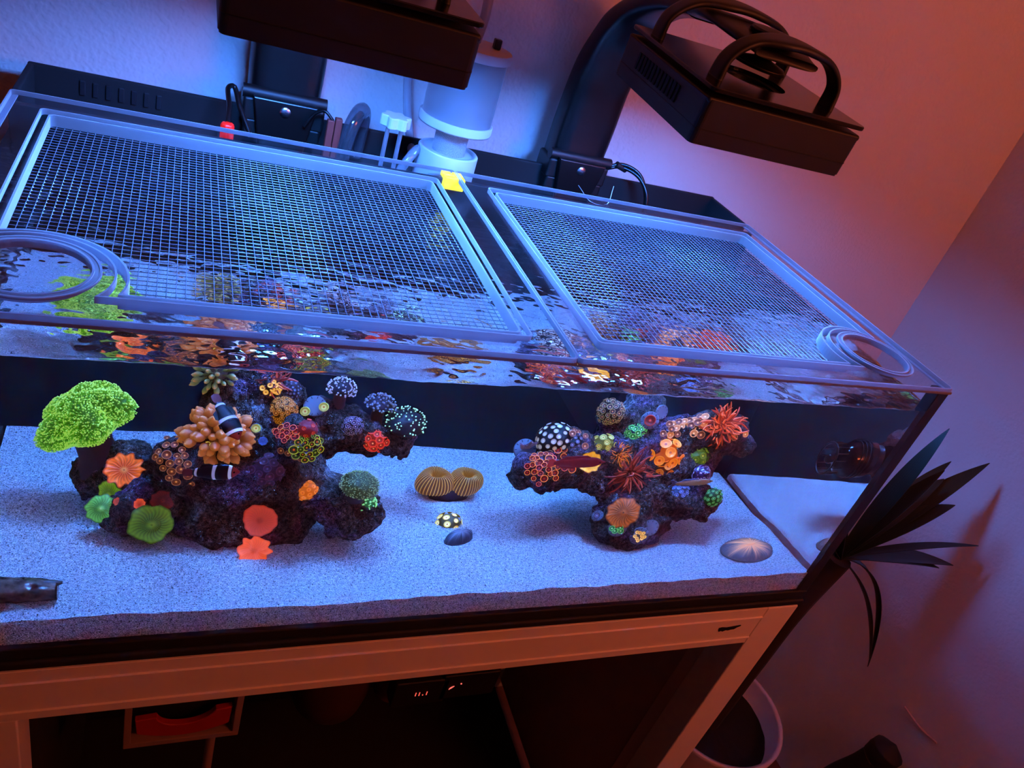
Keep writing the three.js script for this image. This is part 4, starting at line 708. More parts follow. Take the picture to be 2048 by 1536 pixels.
mushroom('ricordea', 'crinkled bright orange ricordea coral above the green mushrooms', [-0.33, 0.1043, -0.1926], [0.0279, 0.5005, 0.8653], 0.0161, ['#a83c14', '#ff8030', '#e05818', '#ffb060', '#8a5030'], { cup: 0.05, wave: 0.12, waves: 6, edge: 0.09, ribs: 17, rib: 0.07, streak: 0.35, k: 1.0, lift: 0.7 });
mushroom('mushroom_coral', 'pale green mushroom coral on its side, topmost of the three beside the orange ricordea', [-0.3399, 0.0794, -0.1908], [-0.2908, -0.0519, 0.9554], 0.0144, ['#3c5c14', '#86b828', '#5c8818', '#a8d848'], { cup: -0.25, wave: 0.05, streak: 0.35, k: 0.8, lift: 0.5, aspect: 0.7 });
mushroom('mushroom_coral', 'bright green ribbed mushroom coral with a pale mouth, leftmost on the low bluish rock', [-0.3449, 0.0799, -0.1586], [-0.227, 0.5735, 0.7871], 0.0141, ['#3a6c2c', '#6cc850', '#4c9c3c', '#90f070', '#d8ffb0'], { cup: -0.3, wave: 0.06, streak: 0.4, k: 0.85, lift: 0.6 });
mushroom('mushroom_coral', 'large folded green mushroom coral at the foot of the low bluish rock', [-0.3051, 0.073, -0.1398], [0.0886, 0.3833, 0.9193], 0.0195, ['#3c5c10', '#6c9c20', '#4c7414', '#84b82c', '#587818'], { cup: -0.35, wave: 0.2, waves: 3, ribs: 44, rib: 0.03, streak: 0.4, k: 0.6, lift: 0.6 });
mushroom('mushroom_coral', 'small orange closed mushroom coral on the low bluish rock', [-0.3153, 0.0912, -0.1479], [0.0214, 0.5466, 0.8371], 0.0062, ['#a8341c', '#ff6a3c', '#e04c28', '#c03c20'], { cup: 0.3, k: 0.9, lift: 0.6, aspect: 0.8 });
mushroom('mushroom_coral', 'tiny orange mushroom coral between green mushroom and bluish rock', [-0.3331, 0.0918, -0.153], [-0.1877, 0.5825, 0.7909], 0.0042, ['#a8341c', '#e8603c', '#d04828'], { cup: 0.2, k: 0.7 });
mushroom('mushroom_coral', 'dark red mushroom coral shaded under the large left rock', [-0.2968, 0.0927, -0.152], [0.0276, 0.5899, 0.807], 0.0106, ['#3a120c', '#7a2414', '#5c1c10', '#8a2c18'], { cup: -0.2, k: 0.4 });
anemone('bubble_anemone', 'large tan bubble-tip anemone hosting the black clownfish', [-0.256, 0.159, -0.1665], [-0.038, 0.536, 0.8434], 0.0257, { count: 74, tex: BUBBLE, cap: 1.05, len: 0.95, thickness: 0.95, k: 0.62, aspect: 1.15, body: '#7a4420' });
anemone('bubble_anemone', 'tan and green bubble-tip anemone at the waterline atop the left pillar', [-0.2604, 0.2076, -0.2009], [-0.262, 0.7746, 0.5757], 0.0166, { count: 40, tex: BUBBLE2, cap: 1.2, len: 1, thickness: 0.7, k: 0.55, body: '#5a4428', aspect: 1.2 });
anemone('rose_anemone', 'red anemone with thin tentacles at the waterline behind the left pillar', [-0.2099, 0.2118, -0.1961], [-0.0154, 0.8165, 0.5771], 0.0148, { count: 40, tex: ROSE, geo: 'thin', cap: 1.3, len: 1.0, k: 0.7, body: '#702018', thickness: 1.1 });
zoas('zoanthid_colony', 'golden zoanthid polyps under the red anemone at the top of the left rock', 'zoanthid coral', [[-0.2177, 0.1974, -0.1881, -0.3286, 0.2728, 0.9042, 0.0029], [-0.2201, 0.2006, -0.191, -0.4109, 0.3505, 0.8416, 0.0033], [-0.2146, 0.1961, -0.1868, -0.2363, 0.247, 0.9398, 0.0029], [-0.2121, 0.2012, -0.1877, -0.1536, 0.3407, 0.9275, 0.0029], [-0.2093, 0.1997, -0.1869, -0.047, 0.3068, 0.9506, 0.0034], [-0.2066, 0.1984, -0.1866, 0.0516, 0.2998, 0.9526, 0.0034], [-0.2047, 0.2016, -0.188, 0.1548, 0.3874, 0.9088, 0.0029], [-0.2094, 0.2051, -0.1891, -0.032, 0.4831, 0.875, 0.0029], [-0.2031, 0.2034, -0.1892, 0.2354, 0.4539, 0.8594, 0.0029], [-0.2141, 0.2045, -0.1895, -0.2321, 0.4545, 0.86, 0.0029], [-0.206, 0.2064, -0.1901, 0.128, 0.5521, 0.8239, 0.0024], [-0.2114, 0.2078, -0.1909, -0.1119, 0.5966, 0.7947, 0.0024]], GOLD, 1);
dome('purple_coral', 'dark purple dull coral head right of the golden zoanthids', 'coral', [-0.1913, 0.198, -0.1962], [0.4004, 0.6072, 0.6863], 0.0098, { count: 40, size: 0.14, tex: DARKDOT, mat: '#34202c', k: 0.4 });
dome('favia_coral', 'golden brown honeycomb coral dome on a pale plug, left rock', 'coral', [-0.2007, 0.181, -0.1827], [0.1037, 0.3719, 0.9225], 0.0133, { count: 46, size: 0.17, tex: HONEY, mat: '#5a3408', k: 0.8, flat: 0.9 });
plug('frag_plug', 'clear bluish frag plug with two pale green polyps on the left rock', [-0.1685, 0.1737, -0.2106], [-0.1617, 0.5332, 0.8304], 0.0108, { count: 2, tex: YGREEN, size: 0.42, off: 0.45, turn: 0.2, k: 0.8 });
plug('frag_plug', 'small frag plug with one yellow-green polyp right of the bubble anemone', [-0.2236, 0.1682, -0.1676], [-0.1219, 0.5392, 0.8333], 0.0053, { count: 1, tex: YGREEN, size: 0.75, k: 0.9 });
mushroom('mushroom_coral', 'small blue mushroom coral in the middle of the left rock', [-0.2168, 0.1584, -0.1602], [-0.0702, 0.4382, 0.8961], 0.0044, ['#30406c', '#5068b0', '#3c5090'], { k: 0.5 });
zoas('zoanthid_colony', 'orange-pink ringed zoanthid polyps at the upper left of the round ball', 'zoanthid coral', [[-0.2068, 0.1779, -0.1427, -0.7661, 0.5128, 0.3874, 0.0039], [-0.2036, 0.1815, -0.1385, -0.6176, 0.6019, 0.5063, 0.0029], [-0.2005, 0.1825, -0.1348, -0.4996, 0.6166, 0.6084, 0.0034], [-0.2035, 0.1787, -0.1344, -0.5998, 0.4985, 0.6259, 0.0034], [-0.1999, 0.1792, -0.1306, -0.4696, 0.5013, 0.7267, 0.0029], [-0.2013, 0.1762, -0.1299, -0.5151, 0.4092, 0.7531, 0.0029], [-0.2061, 0.1769, -0.1375, -0.7057, 0.4546, 0.5434, 0.0029], [-0.2046, 0.1822, -0.1453, -0.6879, 0.6615, 0.2987, 0.0034], [-0.1998, 0.1861, -0.1405, -0.4891, 0.7531, 0.4399, 0.0034], [-0.1954, 0.187, -0.1362, -0.3339, 0.7567, 0.5621, 0.0038], [-0.1929, 0.1858, -0.1324, -0.2476, 0.7024, 0.6673, 0.0039], [-0.194, 0.1823, -0.1285, -0.273, 0.5781, 0.769, 0.0043], [-0.1961, 0.1834, -0.1315, -0.3479, 0.6281, 0.6961, 0.0029], [-0.2067, 0.1686, -0.1672, -0.0014, 0.7764, 0.6303, 0.003]], [PINK, ORANGE, PINK], 1.0);
zoas('zoanthid_colony', 'lime yellow ringed zoanthid polyps covering the right of the round ball', 'zoanthid coral', [[-0.1905, 0.1773, -0.1247, -0.1698, 0.4282, 0.8876, 0.0039], [-0.1928, 0.1707, -0.1233, -0.2411, 0.2299, 0.9429, 0.0049], [-0.1877, 0.1718, -0.1227, -0.0855, 0.2626, 0.9611, 0.0034], [-0.1821, 0.1724, -0.123, 0.0881, 0.2828, 0.9551, 0.0034], [-0.178, 0.1756, -0.1247, 0.2118, 0.3806, 0.9002, 0.0029], [-0.1871, 0.1819, -0.1267, -0.0656, 0.5659, 0.8218, 0.0029], [-0.1835, 0.1812, -0.1263, 0.0421, 0.5454, 0.8371, 0.0024], [-0.1801, 0.1827, -0.1279, 0.145, 0.5933, 0.7918, 0.0029], [-0.1769, 0.1824, -0.1298, 0.2542, 0.6026, 0.7565, 0.0029], [-0.1739, 0.1803, -0.1297, 0.3487, 0.5412, 0.7652, 0.003], [-0.174, 0.1769, -0.1277, 0.3474, 0.4339, 0.8313, 0.0039], [-0.1711, 0.1768, -0.1302, 0.4525, 0.443, 0.7739, 0.0035], [-0.1697, 0.1727, -0.1295, 0.5048, 0.3116, 0.805, 0.0035], [-0.1706, 0.1689, -0.128, 0.4776, 0.1872, 0.8584, 0.004], [-0.174, 0.1663, -0.1253, 0.356, 0.099, 0.9292, 0.0045], [-0.18, 0.167, -0.1226, 0.1534, 0.1182, 0.9811, 0.0035], [-0.1854, 0.1671, -0.1221, -0.0131, 0.1199, 0.9927, 0.0029], [-0.1907, 0.1644, -0.1226, -0.1792, 0.0372, 0.9831, 0.0039], [-0.1834, 0.1627, -0.123, 0.0515, -0.0208, 0.9985, 0.0035], [-0.178, 0.1629, -0.124, 0.226, -0.0134, 0.974, 0.0035], [-0.1885, 0.1788, -0.1251, -0.1089, 0.4742, 0.8737, 0.0029], [-0.1836, 0.1772, -0.1243, 0.0423, 0.4277, 0.9029, 0.0029]], [LIME, LIME, GREENRING], 0.9);
zoas('zoanthid_colony', 'dull brown zoanthid polyps low on the round ball', 'zoanthid coral', [[-0.2016, 0.1674, -0.1277, -0.5324, 0.1323, 0.8361, 0.0039], [-0.1968, 0.1657, -0.125, -0.3785, 0.0762, 0.9224, 0.0034], [-0.1907, 0.1589, -0.1242, -0.1882, -0.1407, 0.972, 0.0035], [-0.185, 0.1563, -0.1251, -0.0017, -0.2365, 0.9716, 0.0035]], DULL, 0.45);
dome('red_coral', 'smooth dark red coral lump with bright patches behind the round ball', 'coral', [-0.1822, 0.1888, -0.1361], [0.0887, 0.8182, 0.568], 0.0092, { count: 7, size: 0.2, tex: REDACAN, mat: '#7a2028', k: 0.6, matk: 0.6 });
zoas('zoanthid_colony', 'dull orange zoanthid polyps over the left shoulder of the large left rock', 'zoanthid coral', [[-0.3023, 0.1468, -0.1541, -0.6163, 0.623, 0.4817, 0.0037], [-0.2967, 0.1528, -0.1563, -0.438, 0.8011, 0.4078, 0.0037], [-0.2904, 0.1554, -0.154, -0.2373, 0.8526, 0.4655, 0.0037], [-0.2843, 0.1539, -0.1482, -0.0528, 0.7846, 0.6178, 0.0037], [-0.295, 0.148, -0.1456, -0.3674, 0.6161, 0.6967, 0.0046], [-0.2887, 0.1495, -0.1431, -0.1771, 0.6408, 0.747, 0.0037], [-0.2819, 0.1496, -0.1423, 0.014, 0.6416, 0.7669, 0.0037], [-0.293, 0.1424, -0.1401, -0.3037, 0.4444, 0.8428, 0.0041], [-0.286, 0.1454, -0.1388, -0.0996, 0.5152, 0.8513, 0.0042], [-0.284, 0.1384, -0.1357, -0.0436, 0.3232, 0.9453, 0.0047], [-0.2779, 0.1311, -0.1358, 0.1321, 0.1237, 0.9835, 0.0042], [-0.2866, 0.1271, -0.1359, -0.1211, 0.0066, 0.9926, 0.0042], [-0.2948, 0.0449, -0.365, -0.0025, 0.9547, 0.2975, 0.0039], [-0.3002, 0.1421, -0.1452, -0.5262, 0.451, 0.7209, 0.0037], [-0.2907, 0.1358, -0.1371, -0.2379, 0.2582, 0.9363, 0.0042], [-0.2795, 0.1434, -0.1378, 0.0809, 0.4608, 0.8838, 0.0037], [-0.2919, 0.1298, -0.1369, -0.278, 0.0859, 0.9567, 0.0037], [-0.3032, 0.1427, -0.1508, -0.6469, 0.4925, 0.5822, 0.0037], [-0.2821, 0.1565, -0.1554, 0.011, 0.9038, 0.4278, 0.0032], [-0.2975, 0.1368, -0.141, -0.4484, 0.2937, 0.8442, 0.0037], [-0.2759, 0.1111, -0.1446, -0.1467, -0.2056, 0.9676, 0.0043]], DULL, 0.75);
zoas('zoanthid_colony', 'six bright yellow zoanthid polyps above the horizontal clownfish', 'zoanthid coral', [[-0.2647, 0.1527, -0.1573, 0.2317, 0.7163, 0.6582, 0.0038], [-0.2596, 0.1504, -0.1577, 0.213, 0.5895, 0.7792, 0.0033], [-0.2554, 0.1506, -0.1595, 0.1264, 0.5351, 0.8353, 0.0033], [-0.2649, 0.1498, -0.1526, 0.3653, 0.653, 0.6635, 0.0033], [-0.2591, 0.1444, -0.1535, 0.3672, 0.485, 0.7937, 0.0038], [-0.2594, 0.1537, -0.1608, 0.0944, 0.6324, 0.7689, 0.0033]], YELLOW, 1);
dome('leather_coral', 'purple lumpy leather coral in the shade right of the horizontal clownfish', 'coral', [-0.2136, 0.1329, -0.1463], [-0.245, 0.5733, 0.7819], 0.017, { count: 22, size: 0.24, tex: LILACDULL, mat: '#40203c', k: 0.4, flat: 0.8 });
dome('orange_coral', 'small lumpy orange coral head low on the left rock', 'coral', [-0.1728, 0.1121, -0.141], [-0.1902, 0.5208, 0.8322], 0.0105, { count: 18, size: 0.22, tex: SUN, mat: '#d06c10', k: 0.85, matk: 0.9, flat: 0.95, sink: -0.55 });
mushroom('mushroom_coral', 'round orange-red mushroom coral low on the left rock front', [-0.2112, 0.0755, -0.1396], [-0.0869, 0.5207, 0.8493], 0.0163, ['#b03414', '#d84820', '#c84018', '#a83010'], { cup: 0.08, wave: 0.06, waves: 2, ribs: 40, rib: 0.008, streak: 0.08, k: 0.75, shape: 0.06, lift: 0.4 });
mushroom('mushroom_coral', 'bright orange mushroom coral with a ragged edge at the sand', [-0.2134, 0.0421, -0.1293], [-0.0813, 0.6065, 0.7909], 0.0151, ['#e04818', '#ff6428', '#f85820', '#e04c18'], { cup: 0.1, wave: 0.05, waves: 5, edge: 0.1, ribs: 40, rib: 0.008, streak: 0.08, k: 1, lift: 0.9 });
tuft('leather_coral', 'green domed leather coral on the ledge right of the left rock', 'leather coral', [-0.1267, 0.1145, -0.1335], [0.1514, 0.9624, 0.2255], 0.0185, { stalk: 0.6, count: 500, len: 0.07, w: 0.022, tipSize: 1.3, color: '#3c4c28', ck: 0.5, tip: '#88a468', tk: 0.6, flat: 0.8, cap: 1.1, stalkColor: '#3a2c34' });
tuft('star_polyps', 'small bright green tuft of star polyps at the ledge edge', 'soft coral', [-0.1129, 0.106, -0.1288], [0.0572, 0.6984, 0.7134], 0.0077, { stalk: 0, count: 60, len: 0.4, w: 0.1, color: '#2c6a38', ck: 0.8, tip: '#90e890', tk: 1, flat: 0.9 });
tuft('leather_coral', 'round dark leather coral with pale speckled polyps, left of the two on stalks', 'leather coral', [-0.1441, 0.1714, -0.2265], [0.0508, 0.9968, -0.062], 0.0127, { stalk: 1.35, count: 170, len: 0.16, w: 0.05, color: '#282030', tip: '#b0b0c8', tk: 0.6, flat: 0.95, cap: 1.3 });
tuft('leather_coral', 'dark mushroom-shaped leather coral with a frilled cap on a brown stalk', 'leather coral', [-0.1044, 0.1597, -0.222], [0.0871, 0.9961, -0.0166], 0.0132, { stalk: 1.6, count: 110, len: 0.22, w: 0.06, color: '#342a40', tip: '#7c88a0', tk: 0.5, flat: 0.7, cap: 1.2, stalkColor: '#3c2420' });
tuft('star_polyps', 'star polyp patch with glowing pale green tips at the right arm end', 'soft coral', [-0.0758, 0.1611, -0.21], [0.002, 0.9726, 0.2324], 0.0201, { stalk: 0, count: 90, len: 0.14, w: 0.022, color: '#20161e', polypColor: '#2c4a30', tip: '#b8f8c0', tk: 1.1, tipSize: 2.1, flat: 0.8, cap: 0.9 });
dome('purple_coral', 'small lilac frilled coral on the right arm of the left rock', 'coral', [-0.1296, 0.1563, -0.2034], [-0.0357, 0.444, 0.8953], 0.0097, { count: 24, size: 0.24, tex: LILAC, mat: '#2c2234', k: 0.5 });
dome('acan_coral', 'bright red-orange ringed coral head below the right arm', 'coral', [-0.1043, 0.1437, -0.1989], [-0.2021, 0.4017, 0.8932], 0.0116, { count: 16, size: 0.34, tex: REDACAN, mat: '#a02c14', k: 0.9, flat: 0.75, matk: 0.6 });
brain([0.0011, 0.0430, -0.2527]);
dome('zoanthid_frag', 'small yellow-eyed zoanthid frag on the sand below the brain coral', 'zoanthid coral', [-0.0088, 0.0463, -0.1769], [0, 1, 0], 0.0139, { count: 12, size: 0.26, tex: YELLOW, mat: '#5a5838', k: 0.9, flat: 0.85, cap: 0.9, sink: 0.1 });
plate('plate_coral', 'grey-blue ribbed plate coral half sunk in the sand, front centre', [-0.005, 0.0464, -0.1343], 0.0188, ['#30323c', '#8a8c94'], { k: 0.08, spin: 0.6, high: 1.9, reach: 0.95, aspect: 0.6 });
plate('plate_coral', 'peach and grey oval plate coral on the sand at the right', [0.3701, 0.0439, -0.0945], 0.0408, ['#4a4450', '#ffae68'], { k: 0.5, spin: 0.35, high: 0.85, reach: 0.95 });
conch([-0.3967, 0.0498, -0.0284]);
plug('frag_plug', 'frag plug with grey finger polyps at the left tip of the right rock', [0.0604, 0.1394, -0.2], [-0.1653, 0.6254, 0.7626], 0.013, { count: 0 });
fingers([0.0596, 0.1421, -0.2], [-0.0884, 0.7682, 0.6341], 0.0124);
dome('goniopora', 'dark coral mound dotted with pale grey polyps on the right rock', 'coral', [0.083, 0.1679, -0.1849], [-0.4422, 0.7663, 0.4661], 0.0208, { count: 44, size: 0.15, tex: PALE, mat: '#1c1418', k: 0.55, flat: 0.9, cap: 1.0 });
zoas('zoanthid_colony', 'dim orange zoanthid polyps around the dark dotted mound', 'zoanthid coral', [[0.0801, 0.1574, -0.1764, -0.5661, 0.5996, 0.5658, 0.0043], [0.0859, 0.1641, -0.1771, -0.4271, 0.5807, 0.6931, 0.0043], [0.0922, 0.1707, -0.1821, -0.2841, 0.7125, 0.6416, 0.0037], [0.0954, 0.1741, -0.1874, -0.2088, 0.8432, 0.4954, 0.0037], [0.1018, 0.1722, -0.1816, -0.1201, 0.772, 0.6242, 0.0043], [0.1118, 0.1734, -0.1885, 0.0343, 0.9081, 0.4173, 0.0037], [0.1187, 0.1702, -0.1826, 0.0641, 0.8451, 0.5308, 0.0037], [0.1179, 0.1633, -0.1709, 0.037, 0.6551, 0.7546, 0.0044], [0.1086, 0.1745, -0.1938, 0.0284, 0.9591, 0.2816, 0.0031]], DULL, 0.85);
dome('dark_coral', 'small dark blue coral tuft between orange polyps on the right rock', 'coral', [0.1058, 0.1666, -0.1736], [-0.1797, 0.6431, 0.7444], 0.0124, { count: 22, size: 0.2, tex: DARKDOT, mat: '#14121a', k: 0.7 });
zoas('zoanthid_colony', 'vivid orange ringed zoanthid polyps covering the left arm of the right rock', 'zoanthid coral', [[0.0606, 0.1512, -0.1658, -0.0672, 0.8889, 0.4531, 0.0036], [0.0676, 0.1511, -0.1654, -0.2675, 0.9024, 0.3379, 0.0037], [0.0731, 0.1526, -0.1633, -0.3443, 0.8775, 0.3338, 0.0031], [0.0781, 0.1539, -0.1637, -0.2377, 0.905, 0.3528, 0.0037], [0.0575, 0.1483, -0.161, -0.1632, 0.7042, 0.691, 0.0036], [0.0619, 0.1483, -0.1601, -0.1975, 0.7431, 0.6393, 0.0043], [0.0753, 0.1517, -0.1564, -0.2866, 0.808, 0.5147, 0.0049], [0.0814, 0.1536, -0.1597, -0.1377, 0.887, 0.4408, 0.0043], [0.0874, 0.1571, -0.169, -0.3016, 0.7183, 0.6269, 0.0049], [0.0949, 0.1592, -0.1684, -0.2523, 0.6317, 0.733, 0.0037], [0.0956, 0.1551, -0.1634, -0.1609, 0.7281, 0.6663, 0.0043], [0.0535, 0.1411, -0.1566, -0.3501, 0.3891, 0.8521, 0.0036], [0.0585, 0.1431, -0.1558, -0.2989, 0.5085, 0.8075, 0.0037], [0.0655, 0.146, -0.1548, -0.4293, 0.64, 0.6373, 0.0055], [0.0723, 0.1485, -0.152, -0.3615, 0.6945, 0.6221, 0.0037], [0.0663, 0.1419, -0.15, -0.518, 0.51, 0.6867, 0.0043], [0.0705, 0.1454, -0.1501, -0.4132, 0.6094, 0.6767, 0.0037], [0.055, 0.1339, -0.1537, -0.4279, 0.2651, 0.8641, 0.0037], [0.062, 0.1369, -0.1501, -0.5114, 0.3795, 0.771, 0.0037], [0.0678, 0.1376, -0.1455, -0.4784, 0.3819, 0.7907, 0.0037], [0.0748, 0.1429, -0.1451, -0.285, 0.5268, 0.8008, 0.0043], [0.0724, 0.1335, -0.1421, -0.3543, 0.2708, 0.8951, 0.0049], [0.0626, 0.1294, -0.1476, -0.5421, 0.1858, 0.8195, 0.0031], [0.0691, 0.1261, -0.1427, -0.4535, 0.0676, 0.8887, 0.0037], [0.0816, 0.1404, -0.1427, -0.1001, 0.4642, 0.88, 0.0043], [0.0848, 0.1347, -0.1408, -0.0098, 0.3099, 0.9507, 0.0037], [0.0838, 0.1457, -0.1469, -0.0376, 0.6267, 0.7784, 0.0043], [0.0921, 0.1445, -0.1474, 0.0757, 0.579, 0.8118, 0.0043], [0.1032, 0.1423, -0.1497, 0.0402, 0.4824, 0.875, 0.005], [0.0783, 0.1481, -0.1495, -0.1936, 0.6903, 0.6972, 0.0043], [0.0773, 0.1389, -0.1425, -0.2189, 0.4215, 0.88, 0.0031]], [ORANGE, ORANGE, ORANGE, PINK], 1.15);
mushroom('plate_coral', 'round golden yellow plate coral behind the red fish', [0.1264, 0.1466, -0.1618], [-0.1994, 0.4694, 0.8602], 0.0127, ['#c08010', '#ffb828', '#d89418', '#f0a820'], { cup: 0.25, k: 0.9, streak: 0.1, category: 'plate coral', lift: 0.8 });
dome('zoanthid_frag', 'oval yellow-green polyp cluster in the middle of the right rock', 'zoanthid coral', [0.1452, 0.1622, -0.1843], [-0.3502, 0.5675, 0.7452], 0.0108, { count: 12, size: 0.34, tex: YGREEN, mat: '#7a7c20', k: 0.9, flat: 0.7, aspect: 1.35 });
dome('zoanthid_colony', 'dark knob dotted with tan ringed zoanthids at the upper left of the right rock', 'zoanthid coral', [0.1517, 0.192, -0.2118], [-0.4196, 0.3858, 0.8217], 0.0151, { count: 30, size: 0.2, tex: TANRING, mat: '#2c1c24', k: 0.7, sink: 0.1 });
dome('star_polyps', 'bright green polyp cluster on a blue knob of the right rock', 'soft coral', [0.188, 0.1717, -0.1991], [-0.3607, 0.3977, 0.8437], 0.013, { count: 24, size: 0.25, tex: NEON, mat: '#2c4870', k: 0.8 });
plug('frag_plug', 'grooved frag plug with a dark red polyp near the top of the right rock', [0.2027, 0.1872, -0.207], [-0.3254, 0.4047, 0.8546], 0.0111, { count: 1, tex: REDDARK, size: 0.6, k: 0.7 });
plug('frag_plug', 'shaded grey frag plug on edge at the top of the right rock', [0.2172, 0.1962, -0.2155], [0.2484, 0.3454, 0.905], 0.0091, { count: 0 });
anemone('hair_coral', 'narrow tuft of glowing orange hair tentacles on the right rock', [0.1673, 0.154, -0.1747], [-0.1784, 0.526, 0.8316], 0.0143, { count: 44, tex: HAIR, geo: 'thin', len: 1.1, k: 1, body: '#7a3810', thickness: 0.55, aspect: 0.6 });
anemone('rose_anemone', 'dark red anemone with long tentacles in the middle of the right rock', [0.1852, 0.1351, -0.1619], [-0.3115, 0.3851, 0.8687], 0.0238, { count: 56, tex: ROSE, geo: 'thin', len: 1.15, k: 0.6, body: '#4a1812', thickness: 0.9, cap: 1.0 });
dome('sun_coral', 'bright orange cluster of large cup polyps on the right rock', 'coral', [0.2307, 0.1507, -0.1857], [-0.3403, 0.505, 0.7932], 0.0182, { count: 13, size: 0.36, tex: SUN, mat: '#c8600c', k: 0.95, flat: 0.9, tall: true, matk: 0.7 });
dome('sun_coral', 'dim orange cup polyps hanging below the bright orange cluster', 'coral', [0.2295, 0.1397, -0.1699], [-0.3952, 0.5865, 0.707], 0.0115, { count: 6, size: 0.42, tex: SUN, mat: '#7a3410', k: 0.4, matk: 0.3 });
dome('green_coral', 'olive green lumpy coral with yellow spots right of the orange cluster', 'coral', [0.2753, 0.1548, -0.1791], [-0.2149, 0.5804, 0.7855], 0.0138, { count: 12, size: 0.28, tex: OLIVE, mat: '#4c6a10', k: 0.7, matk: 0.8, flat: 1.1 });
zoas('zoanthid_colony', 'peach orange zoanthid polyps over the upper right arm of the right rock', 'zoanthid coral', [[0.2308, 0.1831, -0.2075, -0.2027, 0.7615, 0.6156, 0.0053], [0.2372, 0.1856, -0.2093, -0.3315, 0.7841, 0.5247, 0.0053], [0.2431, 0.1881, -0.2097, -0.45, 0.7847, 0.4263, 0.0053], [0.249, 0.1907, -0.2084, -0.5235, 0.7662, 0.3727, 0.0053], [0.2546, 0.1939, -0.2088, -0.4895, 0.8136, 0.3138, 0.0053], [0.2607, 0.1964, -0.2077, -0.4169, 0.8488, 0.3251, 0.0053], [0.2675, 0.1987, -0.2085, -0.4281, 0.8635, 0.2666, 0.0053], [0.2709, 0.1991, -0.2011, -0.475, 0.7618, 0.4405, 0.0053], [0.2329, 0.1794, -0.2009, -0.2127, 0.6426, 0.7361, 0.0053], [0.2394, 0.1819, -0.2013, -0.396, 0.611, 0.6855, 0.0053], [0.2217, 0.1751, -0.1964, -0.0707, 0.6392, 0.7658, 0.0046], [0.2453, 0.1854, -0.2011, -0.52, 0.6046, 0.6033, 0.0047], [0.2624, 0.194, -0.1982, -0.3999, 0.7148, 0.5736, 0.006], [0.2692, 0.1952, -0.1954, -0.4409, 0.663, 0.605, 0.0053], [0.2549, 0.1907, -0.1979, -0.4614, 0.6534, 0.6001, 0.0053], [0.2643, 0.189, -0.1912, -0.3725, 0.5432, 0.7525, 0.006], [0.2709, 0.1903, -0.1881, -0.4241, 0.4796, 0.7682, 0.0054], [0.2588, 0.1825, -0.1889, -0.3753, 0.4011, 0.8356, 0.0054], [0.2675, 0.1824, -0.186, -0.3384, 0.3325, 0.8803, 0.0054], [0.25, 0.1891, -0.2015, -0.5361, 0.6545, 0.5331, 0.0047], [0.2417, 0.176, -0.1963, -0.4029, 0.4088, 0.8189, 0.0047], [0.2324, 0.1742, -0.1969, -0.1103, 0.5298, 0.8409, 0.0047], [0.3114, 0.1853, -0.1782, -0.1266, 0.2316, 0.9645, 0.0048], [0.3248, 0.19, -0.1814, 0.0322, 0.4117, 0.9107, 0.0048]], [DULL, SUNPALE], 0.95);
anemone('rose_anemone', 'orange-red anemone with long tentacles at the upper right of the right rock', [0.2906, 0.1993, -0.185], [-0.35, 0.5018, 0.791], 0.0249, { count: 96, tex: FLAME, geo: 'thin', len: 0.95, k: 1, body: '#8a3014', thickness: 0.9, cap: 1.15, aspect: 1.15 });
mushroom('mushroom_coral', 'orange ribbed mushroom coral at the foot of the right rock', [0.1843, 0.0903, -0.1335], [-0.3752, 0.4822, 0.7916], 0.0204, ['#7a3408', '#d06a14', '#b85a10', '#e87c1c', '#301404'], { cup: -0.2, wave: 0.05, ribs: 22, rib: 0.03, streak: 0.5, k: 0.65, lift: 0.75 });
plug('frag_plug', 'frag plug with green polyps below the orange ribbed mushroom', [0.181, 0.073, -0.1232], [-0.3783, 0.4047, 0.8325], 0.0117, { count: 5, tex: NEON, size: 0.3, k: 0.55 });
plug('frag_plug', 'frag plug with small orange polyps at the foot of the right rock', [0.2107, 0.0653, -0.1145], [-0.2899, 0.4093, 0.8651], 0.0119, { count: 9, tex: GOLD, size: 0.2, k: 0.8 });
plug('frag_plug', 'bare dark frag plug right of the ribbed orange mushroom', [0.2247, 0.0742, -0.1212], [-0.2218, 0.4884, 0.844], 0.0112, { count: 0 });
plug('frag_plug', 'small pale frag plug with a dim polyp at the left foot of the right rock', [0.1587, 0.0792, -0.1442], [-0.6212, 0.459, 0.6352], 0.0074, { count: 1, tex: DARKDOT, size: 0.5, k: 0.5 });
dome('blue_coral', 'pale blue lumpy coral on the crumpled ledge under the tan fish', 'coral', [0.2536, 0.1163, -0.1463], [-0.4307, 0.5771, 0.6939], 0.0132, { count: 20, size: 0.2, tex: BLUECO, mat: '#3c4468', k: 0.45, matk: 0.4 });
dome('green_coral', 'thin bright green coral crust at the right edge of the crumpled ledge', 'coral', [0.2983, 0.1148, -0.1371], [-0.0532, 0.5612, 0.826], 0.0121, { count: 22, size: 0.17, tex: NEON, mat: '#244c14', k: 0.6, flat: 0.7 });
snail([0.2786, 0.1329, -0.1633], [-0.0805, 0.5974, 0.7979], 0.0147);
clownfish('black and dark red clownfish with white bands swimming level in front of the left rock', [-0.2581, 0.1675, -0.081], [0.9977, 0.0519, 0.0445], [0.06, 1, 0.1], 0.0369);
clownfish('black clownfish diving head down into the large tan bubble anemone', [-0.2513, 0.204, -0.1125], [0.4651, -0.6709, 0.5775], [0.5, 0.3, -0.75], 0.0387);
wrasse('dark red slender fish passing in front of the golden plate coral', [0.0999, 0.1643, -0.1265], [0.9981, 0.0407, -0.0459], 0.0617);
goby('small tan slender fish with a forked tail beside the purple snail', [0.2539, 0.1442, -0.1225], [0.9823, 0.1636, 0.0909], 0.0474);
